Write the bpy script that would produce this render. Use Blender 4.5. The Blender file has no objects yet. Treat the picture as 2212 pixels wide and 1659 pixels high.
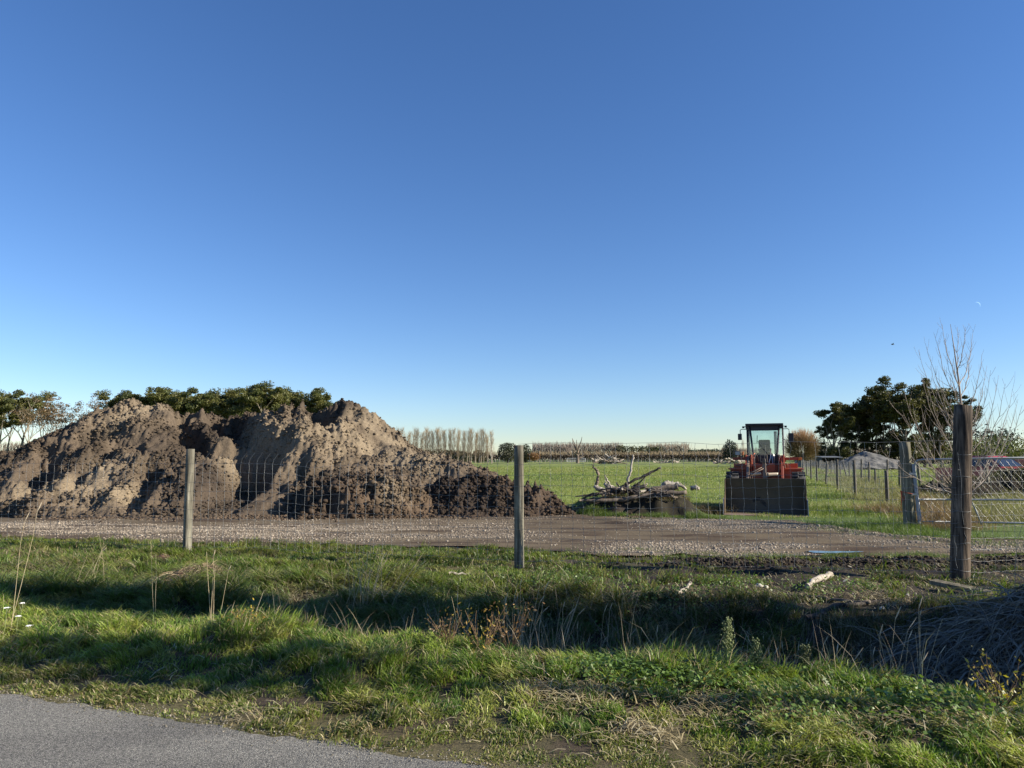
import bpy, bmesh, math, random
import numpy as np
from mathutils import Vector, Matrix
random.seed(7)
RNG = np.random.default_rng(11)
SC = bpy.context.scene
COL = SC.collection
rad = math.radians

# ------------------------------------------------------------------ camera model
F, HOR, EYE = 710.0, 459.5, 1.55          # focal length and horizon row for a 1024 px wide frame, eye height
TH = math.atan((HOR - 384.0) / F)
CT, ST = math.cos(TH), math.sin(TH)

def ray(u, v):
    k = 1024.0 / 2212.0
    cx, cy = (u * k - 512.0) / F, (384.0 - v * k) / F
    return cx, CT - ST * cy, ST + CT * cy

def G(u, v, z=0.0):
    """ground point seen at (u, v) of a 2212 px wide copy of the photograph"""
    x, y, w = ray(u, v)
    t = (z - EYE) / w
    return np.array([x * t, y * t, z])

def W(u, v, d):
    """point seen at (u, v) at forward distance d"""
    x, y, w = ray(u, v)
    t = d / y
    return np.array([x * t, d, EYE + w * t])

def UV(x, y, z=0.0):
    dz = z - EYE
    fw = y * CT + dz * ST
    up = -y * ST + dz * CT
    k = 2212.0 / 1024.0
    return (512 + F * x / fw) * k, (384 - F * up / fw) * k

# ------------------------------------------------------------------ noise (numpy)
def _h(ix, iy, seed):
    n = (ix.astype(np.int64) * 374761393 + iy.astype(np.int64) * 668265263 + seed * 1442695041) & 0xFFFFFFFF
    n = ((n ^ (n >> 13)) * 1274126177) & 0xFFFFFFFF
    return ((n ^ (n >> 16)) & 0xFFFFFF) / float(0x1000000)

def perlin(x, y, seed=0):
    x = np.asarray(x, float); y = np.asarray(y, float)
    x0, y0 = np.floor(x), np.floor(y)
    fx, fy = x - x0, y - y0
    u, v = fx * fx * fx * (fx * (fx * 6 - 15) + 10), fy * fy * fy * (fy * (fy * 6 - 15) + 10)
    def g(i, j):
        a = _h(x0 + i, y0 + j, seed) * 2 * np.pi
        return np.cos(a) * (fx - i) + np.sin(a) * (fy - j)
    a = g(0, 0) * (1 - u) + g(1, 0) * u
    b = g(0, 1) * (1 - u) + g(1, 1) * u
    return (a * (1 - v) + b * v) * 1.5

def fbm(x, y, octv=4, seed=0, gain=0.5):
    r, a = 0.0, 1.0
    for i in range(octv):
        r = r + a * perlin(x * 2 ** i + 17.3 * i, y * 2 ** i - 9.1 * i, seed + i)
        a *= gain
    return r

def worley(x, y, seed=0):
    x0, y0 = np.floor(x), np.floor(y)
    best = np.full(np.shape(x), 9.0)
    bid = np.zeros(np.shape(x))
    for i in (-1, 0, 1):
        for j in (-1, 0, 1):
            cx, cy = x0 + i, y0 + j
            px, py = cx + _h(cx, cy, seed), cy + _h(cx, cy, seed + 77)
            d = np.hypot(px - x, py - y)
            m = d < best
            best = np.where(m, d, best)
            bid = np.where(m, _h(cx, cy, seed + 5), bid)
    return best, bid

def sstep(a, b, x):
    t = np.clip((np.asarray(x, float) - a) / (b - a), 0, 1)
    return t * t * (3 - 2 * t)

# ------------------------------------------------------------------ objects
def tag(o, label=None, cat=None, group=None, kind=None):
    if label: o['label'] = label
    if cat: o['category'] = cat
    if group: o['group'] = group
    if kind: o['kind'] = kind
    return o

def link(name, me, mat=None, parent=None, loc=None):
    o = bpy.data.objects.new(name, me)
    COL.objects.link(o)
    if mat is not None and me is not None: me.materials.append(mat)
    if parent is not None: o.parent = parent
    if loc is not None: o.location = loc
    return o

def empty(name, loc=(0, 0, 0), rz=0.0, scale=1.0, label=None, cat=None, group=None):
    o = bpy.data.objects.new(name, None)
    COL.objects.link(o)
    o.empty_display_size = 0.3
    o.location = loc; o.rotation_euler = (0, 0, rz); o.scale = (scale,) * 3
    return tag(o, label, cat, group)

def mesh_np(name, V, Fs, mat=None, parent=None, col=None, smooth=False, loc=None):
    """V (n,3), Fs list of (m,k) index arrays, col (n,3) per vertex colour"""
    me = bpy.data.meshes.new(name)
    V = np.asarray(V, np.float32)
    Fs = [np.asarray(f, np.int32) for f in Fs if len(f)]
    nl = sum(f.size for f in Fs); nf = sum(len(f) for f in Fs)
    me.vertices.add(len(V)); me.vertices.foreach_set('co', V.ravel())
    me.loops.add(nl); me.loops.foreach_set('vertex_index', np.concatenate([f.ravel() for f in Fs]))
    me.polygons.add(nf)
    tot = np.concatenate([np.full(len(f), f.shape[1], np.int32) for f in Fs])
    me.polygons.foreach_set('loop_start', np.concatenate([[0], np.cumsum(tot)[:-1]]).astype(np.int32))
    me.polygons.foreach_set('loop_total', tot)
    if smooth: me.polygons.foreach_set('use_smooth', np.ones(nf, bool))
    if col is not None:
        a = me.color_attributes.new('Col', 'FLOAT_COLOR', 'POINT')
        c = np.ones((len(V), 4), np.float32); c[:, :3] = col
        a.data.foreach_set('color', c.ravel())
    me.update(calc_edges=True)
    return link(name, me, mat, parent, loc)

def bm_obj(name, bm, mat=None, parent=None, smooth=False, loc=None, rot=None):
    me = bpy.data.meshes.new(name)
    bmesh.ops.recalc_face_normals(bm, faces=bm.faces[:])
    if smooth:
        for f in bm.faces: f.smooth = True
    bm.to_mesh(me); bm.free()
    o = link(name, me, mat, parent, loc)
    if rot is not None: o.rotation_euler = rot
    return o

def add_box(bm, c, s, bev=0.0, rot=None, taper=None):
    r = bmesh.ops.create_cube(bm, size=1.0)
    vs = r['verts']
    for v in vs:
        if taper and v.co.z > 0:
            v.co.x *= taper[0]; v.co.y *= taper[1]
        v.co = Vector((v.co.x * s[0], v.co.y * s[1], v.co.z * s[2]))
    if rot is not None:
        m = Matrix.Rotation(rot[0], 3, 'X') if isinstance(rot, tuple) and len(rot) == 1 else (
            Matrix.Rotation(rot[2], 3, 'Z') @ Matrix.Rotation(rot[1], 3, 'Y') @ Matrix.Rotation(rot[0], 3, 'X'))
        for v in vs: v.co = m @ v.co
    for v in vs: v.co += Vector(c)
    if bev > 0:
        es = list({e for v in vs for e in v.link_edges})
        bmesh.ops.bevel(bm, geom=es, offset=bev, segments=2, affect='EDGES', profile=0.7)

def box(name, c, s, mat, parent=None, bev=0.008, rot=None, taper=None):
    bm = bmesh.new(); add_box(bm, c, s, bev, rot, taper)
    return bm_obj(name, bm, mat, parent)

def add_prism(bm, pts, axis, a, b):
    """closed outline pts (2D) swept from a to b along axis ('x': pts are (y,z); 'y': pts are (x,z); 'z': (x,y))"""
    def mk(p, t):
        return {'x': (t, p[0], p[1]), 'y': (p[0], t, p[1]), 'z': (p[0], p[1], t)}[axis]
    va = [bm.verts.new(mk(p, a)) for p in pts]
    vb = [bm.verts.new(mk(p, b)) for p in pts]
    n = len(pts)
    bm.faces.new(va); bm.faces.new(vb[::-1])
    for i in range(n):
        bm.faces.new((va[i], vb[i], vb[(i + 1) % n], va[(i + 1) % n]))

def prism(name, pts, axis, a, b, mat, parent=None, bev=0.0):
    bm = bmesh.new(); add_prism(bm, pts, axis, a, b)
    if bev > 0:
        bmesh.ops.bevel(bm, geom=bm.edges[:], offset=bev, segments=1, affect='EDGES')
    return bm_obj(name, bm, mat, parent)

def lathe(bm, prof, seg=24, axis='x', c=(0, 0, 0)):
    rings = []
    for (t, r) in prof:
        ring = []
        for k in range(seg):
            a = 2 * math.pi * k / seg
            p = {'x': (t, r * math.cos(a), r * math.sin(a)), 'y': (r * math.cos(a), t, r * math.sin(a)), 'z': (r * math.cos(a), r * math.sin(a), t)}[axis]
            ring.append(bm.verts.new(Vector(p) + Vector(c)))
        rings.append(ring)
    for i in range(len(rings) - 1):
        for k in range(seg):
            bm.faces.new((rings[i][k], rings[i][(k + 1) % seg], rings[i + 1][(k + 1) % seg], rings[i + 1][k]))
    bm.faces.new(rings[0][::-1]); bm.faces.new(rings[-1])

def tubes(polys, sides=5, cap=False, jit=0.0, rng=RNG):
    """polys: list of (P (n,3), R (n,)); returns V, [quads, tris]"""
    groups = {}
    for P, R in polys:
        groups.setdefault(len(P), []).append((np.asarray(P, float), np.asarray(R, float)))
    Vs, Qs, Ts, off = [], [], [], 0
    ang = np.arange(sides) * 2 * np.pi / sides
    for n, lst in groups.items():
        P = np.stack([a for a, _ in lst]); R = np.stack([b for _, b in lst])
        m = len(lst)
        T = np.gradient(P, axis=1)
        T /= np.linalg.norm(T, axis=2, keepdims=True) + 1e-9
        ref = np.where(np.abs(T[:, :1, 2:3]) < 0.8, np.array([0, 0, 1.0]), np.array([1.0, 0, 0]))
        ref = np.repeat(ref, n, axis=1)
        A = np.cross(T, ref); A /= np.linalg.norm(A, axis=2, keepdims=True) + 1e-9
        B = np.cross(T, A)
        rr = R[:, :, None] * (1 + (jit * rng.standard_normal((m, n, sides)) if jit else 0))
        V = P[:, :, None, :] + rr[..., None] * (A[:, :, None, :] * np.cos(ang)[None, None, :, None] + B[:, :, None, :] * np.sin(ang)[None, None, :, None])
        Vs.append(V.reshape(-1, 3))
        base = off + np.arange(m)[:, None, None] * (n * sides)
        i = np.arange(n - 1)[None, :, None] * sides
        k = np.arange(sides)[None, None, :]; k2 = (k + 1) % sides
        q = np.stack([base + i + k, base + i + k2, base + i + sides + k2, base + i + sides + k], axis=-1).reshape(-1, 4)
        Qs.append(q)
        off += m * n * sides
        if cap:
            for e, row in ((0, P[:, 0]), (n - 1, P[:, -1])):
                ci = off + np.arange(m)
                Vs.append(row)
                kk = np.arange(sides)
                b0 = base[:, 0, 0][:, None] + e * sides
                Ts.append(np.stack([np.repeat(ci[:, None], sides, 1), b0 + kk, b0 + (kk + 1) % sides], axis=-1).reshape(-1, 3))
                off += m
    V = np.concatenate(Vs)
    return V, [np.concatenate(Qs)] + ([np.concatenate(Ts)] if Ts else [])

def tube(name, pts, r, mat, parent=None, sides=8):
    R = np.full(len(pts), r) if np.isscalar(r) else np.asarray(r)
    V, Fs = tubes([(np.asarray(pts, float), R)], sides, cap=True)
    return mesh_np(name, V, Fs, mat, parent, smooth=False)

def quads(C, size, rng=RNG, up=0.0, aspect=1.0, tilt=None):
    """random small leaf quads centred on C"""
    n = len(C)
    N = rng.standard_normal((n, 3)); N[:, 2] = np.abs(N[:, 2]) + up
    N /= np.linalg.norm(N, axis=1, keepdims=True)
    T = np.cross(N, rng.standard_normal((n, 3))); T /= np.linalg.norm(T, axis=1, keepdims=True) + 1e-9
    B = np.cross(N, T)
    s = (size * np.ones(n))[:, None]
    V = np.stack([C - T * s, C + B * s * aspect * 0.5, C + T * s, C - B * s * aspect * 0.5], axis=1).reshape(-1, 3)
    Fq = np.arange(n * 4).reshape(n, 4)
    return V, Fq

def blades(P, H, lean, width, bend, rng=RNG):
    """grass blades: P roots (n,3), H lengths, lean (n,2) horizontal unit*amount, returns V, [quads, tris]"""
    n = len(P)
    side = rng.standard_normal((n, 2)); side /= np.linalg.norm(side, axis=1, keepdims=True) + 1e-9
    S = np.zeros((n, 3)); S[:, :2] = side
    L = np.zeros((n, 3)); L[:, :2] = lean
    up = np.array([0, 0, 1.0])
    h = H[:, None]; w = np.asarray(width).reshape(-1, 1) * 0.5 * np.ones((n, 1))
    d0 = up + L * 0.6; d0 /= np.linalg.norm(d0, axis=1, keepdims=True)
    b = np.asarray(bend).reshape(-1, 1) * np.ones((n, 1))
    d1 = up * (1 - b) + L * (1 + b) ; d1 /= np.linalg.norm(d1, axis=1, keepdims=True) + 1e-9
    d2 = up * (1 - 2.2 * b) + L * (1 + 2 * b); d2 /= np.linalg.norm(d2, axis=1, keepdims=True) + 1e-9
    m1 = P + d0 * h * 0.4; m2 = m1 + d1 * h * 0.33; tip = m2 + d2 * h * 0.27
    V = np.stack([P - S * w, P + S * w, m1 - S * w * 0.9, m1 + S * w * 0.9, m2 - S * w * 0.6, m2 + S * w * 0.6, tip], axis=1).reshape(-1, 3)
    o = np.arange(n)[:, None] * 7
    Q = np.concatenate([o + np.array([0, 1, 3, 2]), o + np.array([2, 3, 5, 4])])
    T = o + np.array([4, 5, 6])
    return V, [Q, T]

_t = (1 + 5 ** 0.5) / 2
ICO = np.array([(-1, _t, 0), (1, _t, 0), (-1, -_t, 0), (1, -_t, 0), (0, -1, _t), (0, 1, _t), (0, -1, -_t), (0, 1, -_t), (_t, 0, -1), (_t, 0, 1), (-_t, 0, -1), (-_t, 0, 1)]) / 1.9
ICOF = np.array([(0, 11, 5), (0, 5, 1), (0, 1, 7), (0, 7, 10), (0, 10, 11), (1, 5, 9), (5, 11, 4), (11, 10, 2), (10, 7, 6), (7, 1, 8), (3, 9, 4), (3, 4, 2), (3, 2, 6), (3, 6, 8), (3, 8, 9), (4, 9, 5), (2, 4, 11), (6, 2, 10), (8, 6, 7), (9, 8, 1)])
def rocks(C, R, rng=RNG, flat=0.75, rough=0.22):
    n = len(C)
    V = np.repeat(ICO[None], n, 0) * (1 + rough * rng.standard_normal((n, 12, 1)))
    V *= np.stack([0.8 + 0.5 * rng.random(n), 0.8 + 0.5 * rng.random(n), flat * (0.8 + 0.4 * rng.random(n))], axis=1)[:, None, :]
    a = rng.random(n) * 6.283
    ca, sa = np.cos(a)[:, None], np.sin(a)[:, None]
    V = np.stack([V[..., 0] * ca - V[..., 1] * sa, V[..., 0] * sa + V[..., 1] * ca, V[..., 2]], axis=-1)
    V = V * np.asarray(R).reshape(-1, 1, 1) + C[:, None, :]
    Fc = (np.arange(n)[:, None, None] * 12 + ICOF[None]).reshape(-1, 3)
    return V.reshape(-1, 3), Fc

# ------------------------------------------------------------------ materials
def mat_nodes(name):
    m = bpy.data.materials.new(name); m.use_nodes = True
    nt = m.node_tree
    return m, nt, nt.nodes['Principled BSDF']

def N(nt, typ, **kw):
    n = nt.nodes.new(typ)
    for k, v in kw.items():
        if k in n.inputs.keys(): n.inputs[k].default_value = v
        else: setattr(n, k, v)
    return n

def mixrgb(nt, fac, a, b, blend='MIX'):
    n = nt.nodes.new('ShaderNodeMix'); n.data_type = 'RGBA'; n.blend_type = blend
    for i, s in ((0, fac), (6, a), (7, b)):
        if hasattr(s, 'is_output'): nt.links.new(s, n.inputs[i])
        elif i == 0: n.inputs[0].default_value = s
        else: n.inputs[i].default_value = (*s, 1) if len(s) == 3 else s
    return n.outputs[2]

def noise(nt, scale, detail=4, rough=0.55, vec=None, dist=0.0):
    n = N(nt, 'ShaderNodeTexNoise', Scale=scale, Detail=detail, Roughness=rough, Distortion=dist)
    if vec is not None: nt.links.new(vec, n.inputs['Vector'])
    return n.outputs['Fac']

def ramp(nt, fac, stops):
    r = nt.nodes.new('ShaderNodeValToRGB')
    els = r.color_ramp.elements
    while len(els) < len(stops): els.new(0.5)
    for e, (p, c) in zip(els, stops):
        e.position = p; e.color = (*c, 1) if len(c) == 3 else c
    nt.links.new(fac, r.inputs[0])
    return r.outputs[0]

def objvec(nt, scale=(1, 1, 1)):
    tc = nt.nodes.new('ShaderNodeTexCoord'); mp = nt.nodes.new('ShaderNodeMapping')
    mp.inputs['Scale'].default_value = scale
    nt.links.new(tc.outputs['Object'], mp.inputs[0])
    return mp.outputs[0]

def bump(nt, bsdf, h, strength=0.5, dist=0.02):
    b = N(nt, 'ShaderNodeBump', Strength=strength, Distance=dist)
    nt.links.new(h, b.inputs['Height']); nt.links.new(b.outputs[0], bsdf.inputs['Normal'])

def plain(name, a, b=None, scale=6.0, rough=0.7, metal=0.0, bmp=0.3, bdist=0.01, vscale=(1, 1, 1), spots=None, spec=0.5):
    """paint, rubber, metal...: two colours mottled by noise, a little bump"""
    m, nt, bs = mat_nodes(name)
    v = objvec(nt, vscale)
    f = noise(nt, scale, 6, 0.6, v)
    c = ramp(nt, f, [(0.35, a), (0.68, b or a)])
    if spots:
        g = noise(nt, spots[1], 5, 0.65, v, 0.4)
        c = mixrgb(nt, ramp(nt, g, [(spots[2], (0, 0, 0)), (spots[2] + 0.07, (1, 1, 1))]), c, spots[0])
    nt.links.new(c, bs.inputs['Base Color'])
    bs.inputs['Roughness'].default_value = rough; bs.inputs['Metallic'].default_value = metal
    bs.inputs['Specular IOR Level'].default_value = spec
    if bmp: bump(nt, bs, noise(nt, scale * 5, 5, 0.6, v), bmp, bdist)
    return m

def leafmat(name, trans=0.35, rough=0.55, hue=None):
    """foliage / grass: colour from the mesh's own colour attribute, thin translucent"""
    m, nt, bs = mat_nodes(name)
    at = N(nt, 'ShaderNodeAttribute', attribute_name='Col')
    nt.links.new(at.outputs['Color'], bs.inputs['Base Color'])
    bs.inputs['Roughness'].default_value = rough
    bs.inputs['Specular IOR Level'].default_value = 0.35
    tr = nt.nodes.new('ShaderNodeBsdfTranslucent')
    c2 = mixrgb(nt, 1.0, at.outputs['Color'], (1.0, 1.1, 0.55), 'MULTIPLY')
    nt.links.new(c2, tr.inputs['Color'])
    mx = nt.nodes.new('ShaderNodeMixShader'); mx.inputs[0].default_value = trans
    nt.links.new(bs.outputs[0], mx.inputs[1]); nt.links.new(tr.outputs[0], mx.inputs[2])
    nt.links.new(mx.outputs[0], nt.nodes['Material Output'].inputs['Surface'])
    return m

def colmat(name, rough=0.9, detail=60.0, amount=0.35, bmp=0.4, bdist=0.01, spec=0.3):
    """mineral surface: colour attribute varied by fine noise"""
    m, nt, bs = mat_nodes(name)
    at = N(nt, 'ShaderNodeAttribute', attribute_name='Col')
    v = objvec(nt)
    f = noise(nt, detail, 6, 0.7, v)
    k = ramp(nt, f, [(0.3, (1 - amount,) * 3), (0.7, (1 + amount,) * 3)])
    nt.links.new(mixrgb(nt, 1.0, at.outputs['Color'], k, 'MULTIPLY'), bs.inputs['Base Color'])
    bs.inputs['Roughness'].default_value = rough; bs.inputs['Specular IOR Level'].default_value = spec
    if bmp: bump(nt, bs, noise(nt, detail * 0.6, 6, 0.75, v), bmp, bdist)
    return m

def woodmat(name, dark, light, grain=30.0, crack=0.5):
    m, nt, bs = mat_nodes(name)
    v = objvec(nt, (1, 1, 0.05))
    f = noise(nt, grain, 6, 0.65, v)
    w = noise(nt, 2.5, 4, 0.6, objvec(nt, (1, 1, 0.5)))
    c = ramp(nt, f, [(0.30, tuple(x * 0.35 for x in dark)), (0.43, dark), (0.66, light)])
    c = mixrgb(nt, ramp(nt, w, [(0.35, (0, 0, 0)), (0.75, (1, 1, 1))]), c, tuple(x * crack for x in dark))
    nt.links.new(c, bs.inputs['Base Color'])
    bs.inputs['Roughness'].default_value = 0.9; bs.inputs['Specular IOR Level'].default_value = 0.2
    bump(nt, bs, f, 0.8, 0.012)
    return m
# ------------------------------------------------------------------ camera, sun, sky
cam_d = bpy.data.cameras.new('camera'); cam = bpy.data.objects.new('camera', cam_d); COL.objects.link(cam)
cam_d.sensor_width = 36.0; cam_d.lens = F / 1024.0 * 36.0; cam_d.clip_start = 0.05; cam_d.clip_end = 30000
cam.location = (0, 0, EYE); cam.rotation_euler = (math.pi / 2 + TH, 0, 0)
SC.camera = cam

SUN_EL = rad(25.0)
SUN_AZ = np.array([0.98, -0.20]); SUN_AZ /= np.linalg.norm(SUN_AZ)
SUN_DIR = Vector((SUN_AZ[0] * math.cos(SUN_EL), SUN_AZ[1] * math.cos(SUN_EL), math.sin(SUN_EL)))
sd = bpy.data.lights.new('sun', 'SUN'); sd.energy = 5.0; sd.angle = rad(0.5); sd.color = (1.0, 0.91, 0.76)
so = bpy.data.objects.new('sun', sd); COL.objects.link(so)
so.rotation_euler = SUN_DIR.to_track_quat('Z', 'Y').to_euler()

world = bpy.data.worlds.new('World'); SC.world = world; world.use_nodes = True
wn = world.node_tree
sky = wn.nodes.new('ShaderNodeTexSky'); sky.sky_type = 'NISHITA'; sky.sun_disc = False
sky.sun_elevation = SUN_EL; sky.sun_rotation = math.atan2(SUN_AZ[0], SUN_AZ[1])
sky.altitude = 10; sky.air_density = 1.0; sky.dust_density = 0.0; sky.ozone_density = 2.0
hs = wn.nodes.new('ShaderNodeHueSaturation'); hs.inputs['Saturation'].default_value = 1.16
tint = wn.nodes.new('ShaderNodeMix'); tint.data_type = 'RGBA'; tint.blend_type = 'MULTIPLY'; tint.inputs[0].default_value = 1.0
tint.inputs[7].default_value = (0.76, 0.86, 1.10, 1)          # cold clear winter air
wn.links.new(sky.outputs[0], hs.inputs['Color']); wn.links.new(hs.outputs[0], tint.inputs[6]); wn.links.new(tint.outputs[2], wn.nodes['Background'].inputs[0])
wn.nodes['Background'].inputs[1].default_value = 0.072
SC.view_settings.view_transform = 'Standard'; SC.view_settings.look = 'None'
SC.view_settings.exposure = 1.05; SC.view_settings.gamma = 1.0
SC.render.engine = 'CYCLES'
SC.cycles.max_bounces = 6; SC.cycles.transparent_max_bounces = 12

# ------------------------------------------------------------------ terrain
E0, E1 = G(0, 1497)[:2], G(1060, 1659)[:2]
EV = (E1 - E0) / np.linalg.norm(E1 - E0); NV = np.array([-EV[1], EV[0]])
def ST_(x, y):
    dx, dy = np.asarray(x) - E1[0], np.asarray(y) - E1[1]
    return NV[0] * dx + NV[1] * dy, EV[0] * dx + EV[1] * dy      # distance from the road edge, distance along it

FP = [G(404, 1190)[:2], G(1122, 1223)[:2], G(2073, 1250)[:2]]      # fence post feet
fdir = (FP[2] - FP[0]) / np.linalg.norm(FP[2] - FP[0])

def up_edge(x):
    p = np.array([G(u, v)[:2] for u, v in ((-300, 1112), (0, 1118), (450, 1121), (1000, 1117), (1250, 1108), (1420, 1122), (1720, 1128), (1850, 1148), (2050, 1168), (2212, 1172), (2600, 1172))])
    return np.interp(x, p[:, 0], p[:, 1])
def lo_edge(x):
    p = np.array([G(u, v)[:2] for u, v in ((-300, 1150), (0, 1163), (400, 1178), (800, 1181), (1080, 1187), (1300, 1202), (1600, 1206), (2000, 1204), (2212, 1200), (2600, 1196))])
    return np.interp(x, p[:, 0], p[:, 1])

def hgt(x, y, fine=True):
    x = np.asarray(x, float); y = np.asarray(y, float)
    s, t = ST_(x, y)
    depth = 0.20 + 0.46 * sstep(-3.0, 1.5, t)
    wob = 0.35 * fbm(t * 0.35, s * 0.2, 2, 3)
    d = sstep(1.7, 2.7, s + wob) * (1 - sstep(3.4, 4.9, s + wob))
    z = -depth * d
    near = sstep(0.1, 0.8, s) * (1 - sstep(7.2, 9.0, s))
    z = z + 0.06 * sstep(0.2, 1.2, s) * (1 - sstep(1.6, 2.4, s)) + near * 0.05 * fbm(x * 1.1, y * 1.1, 3, 21)
    # hump of rough grass along the far lip on the left
    z = z + 0.16 * np.exp(-((s - 3.5 - .15 * (t + 5)) / 0.6) ** 2) * (1 - sstep(-3.0, 0.5, t)) * (0.7 + 0.6 * perlin(t * 0.7, 0 * t, 5))
    # turned-up soil by the strainer
    z = z + 0.05 * np.exp(-((y - (lo_edge(x) - 0.75)) / 0.5) ** 2) * sstep(1.5, 4.0, x) * (1 + fbm(x * 3, y * 3, 3, 9))
    # low bank under the dead logs
    b0, b1 = G(1330, 1095), G(1560, 1108)
    bx, by = 3.0, 19.15
    z = z + 0.40 * (1 + .35 * fbm(x * 2.6, y * 2.6, 4, 33)) * sstep(0.0, 0.55, y - by - 0.40 + 0.25 * fbm(x * 1.3, 0 * x, 2, 31)) * np.exp(-np.clip(np.abs(x - bx - 0.6) - 1.15, 0, 9) ** 2 / 0.20) * (1 - sstep(3.0, 6.0, y - by))
    z = z * 1.0 + 0.012 * fbm(x * 2.3, y * 2.3, 3, 40) * sstep(0.0, 0.4, s)
    return np.where(s < 0.0, -0.03 + 0.03 * np.exp(s * 12), z)

# colours of bare ground
def lerp(a, b, f):
    f = np.asarray(f)[..., None]
    return np.asarray(a) * (1 - f) + np.asarray(b) * f
C_SOIL = np.array((0.060, 0.045, 0.034)); C_DARK = np.array((0.028, 0.022, 0.018))
C_STRAW = np.array((0.30, 0.235, 0.14)); C_THATCH = np.array((0.085, 0.075, 0.038))
C_MUD = np.array((0.125, 0.099, 0.067)); C_GRAV = np.array((0.34, 0.31, 0.27))
C_TURF = np.array((0.085, 0.135, 0.030))

def straw_mask(x, y):
    """where dead straw lies on the verge"""
    s, t = ST_(x, y)
    m = np.zeros(np.shape(x))
    for u, v, r, k in ((100, 1225, .45, 1), (30, 1205, .4, 1), (200, 1240, .4, .8), (680, 1275, .45, 1), (780, 1290, .4, .7), (1270, 1520, .16, 1), (1200, 1525, .16, 1), (1560, 1545, .16, 1), (1680, 1568, .17, 1), (1740, 1560, .14, 1), (1480, 1508, .12, .8),
                       (1090, 1450, .2, .7), (800, 1390, .2, .8), (1310, 1535, .16, .8), (1900, 1590, .18, .7), (1400, 1590, .14, .7), (520, 1560, .08, .7), (2100, 1600, .2, .8), (1700, 1290, .4, .7), (1880, 1300, .35, .7), (1500, 1280, .4, .4), (430, 1255, .5, .9)):
        p = G(u, v)
        m = np.maximum(m, k * np.exp(-(((x - p[0]) / (r * 1.5)) ** 2 + ((y - p[1]) / r) ** 2)))
    return np.clip(m + 0.45 * fbm(x * 3.2, y * 3.2, 3, 55) * (m > .1), 0, 1)

def soil_mask(x, y):
    """dark dug soil by the strainer post"""
    c = lo_edge(x) - 0.72
    return np.exp(-((y - c) / 0.55) ** 2) * sstep(0.3, 3.0, x) * np.clip(0.75 + 0.8 * fbm(x * 0.8, y * 1.6, 3, 61), 0, 1)

def ground_col(x, y):
    s, t = ST_(x, y)
    c = lerp(C_THATCH, C_SOIL, sstep(-0.3, 0.4, fbm(x * 1.5, y * 1.5, 4, 71)))
    c = lerp(c, C_STRAW * .6, 0.55 * straw_mask(x, y))
    c = lerp(c, C_DARK, np.clip(1.25 * soil_mask(x, y), 0, 1))
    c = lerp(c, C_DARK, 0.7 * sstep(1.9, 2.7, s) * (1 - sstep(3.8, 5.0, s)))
    c = lerp(c, (0.13, 0.115, 0.055), (1 - sstep(0.0, 0.45, s)) * 0.8)
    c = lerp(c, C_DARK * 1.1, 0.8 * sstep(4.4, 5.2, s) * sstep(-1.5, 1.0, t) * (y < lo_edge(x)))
    beyond = y > up_edge(x)
    bankm = sstep(1.6, 2.4, x) * (1 - sstep(5.0, 5.5, x)) * sstep(19.0, 19.4, y) * (1 - sstep(20.6, 21.2, y))  # log bank: dark soil, with the shade under the logs painted in
    rimm = sstep(1.0, 2.2, x) * (1 - sstep(10, 12, x)) * np.exp(-((y - up_edge(x) - .28 - .15 * fbm(x * 1.1, 0 * x, 3, 79)) / .22) ** 2)
    c = lerp(c, C_TURF, beyond * sstep(0, 0.7, y - up_edge(x) + 0.3 * fbm(x, y, 3, 77)) * 0.8)
    c = lerp(c, C_DARK, np.clip(.95 * bankm + rimm, 0, 1))
    return c

def sheet(name, xs, ys, zf, colf, keep=None, mat=None, dz=0.0):
    X, Y = np.meshgrid(xs, ys)
    Z = zf(X, Y) + dz
    V = np.stack([X, Y, Z], -1).reshape(-1, 3)
    n = len(xs)
    i, j = np.meshgrid(np.arange(n - 1), np.arange(len(ys) - 1))
    a = (j * n + i).ravel()
    Q = np.stack([a, a + 1, a + n + 1, a + n], -1)
    C = colf(X, Y).reshape(-1, 3)
    if keep is not None:
        kv = keep(X, Y).ravel()
        Q = Q[kv[Q].sum(1) >= 3]
        used = np.unique(Q); mp = np.full(len(V), -1); mp[used] = np.arange(len(used))
        V, C, Q = V[used], C[used], mp[Q]
    return mesh_np(name, V, [Q], mat, None, C, smooth=True)

M_GROUND = colmat('ground_soil', 0.95, 45.0, 0.45, 0.6, 0.02, 0.15)
def axis_steps(a, b, step, g=1.12, far=None, lo=None):
    v = list(np.arange(a, b, step))
    d = step
    while far and v[-1] < far: d *= g; v.append(v[-1] + d)
    pre = []
    d = step; p = a
    while lo is not None and p > lo: d *= g; p -= d; pre.append(p)
    return np.array(pre[::-1] + v)
gx = axis_steps(-13, 16, 0.085, 1.13, 4000, -4000)
gy = axis_steps(1.0, 22, 0.075, 1.10, 6000, -300)
tag(sheet('ground', gx, gy, hgt, ground_col, None, M_GROUND), kind='structure')

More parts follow.
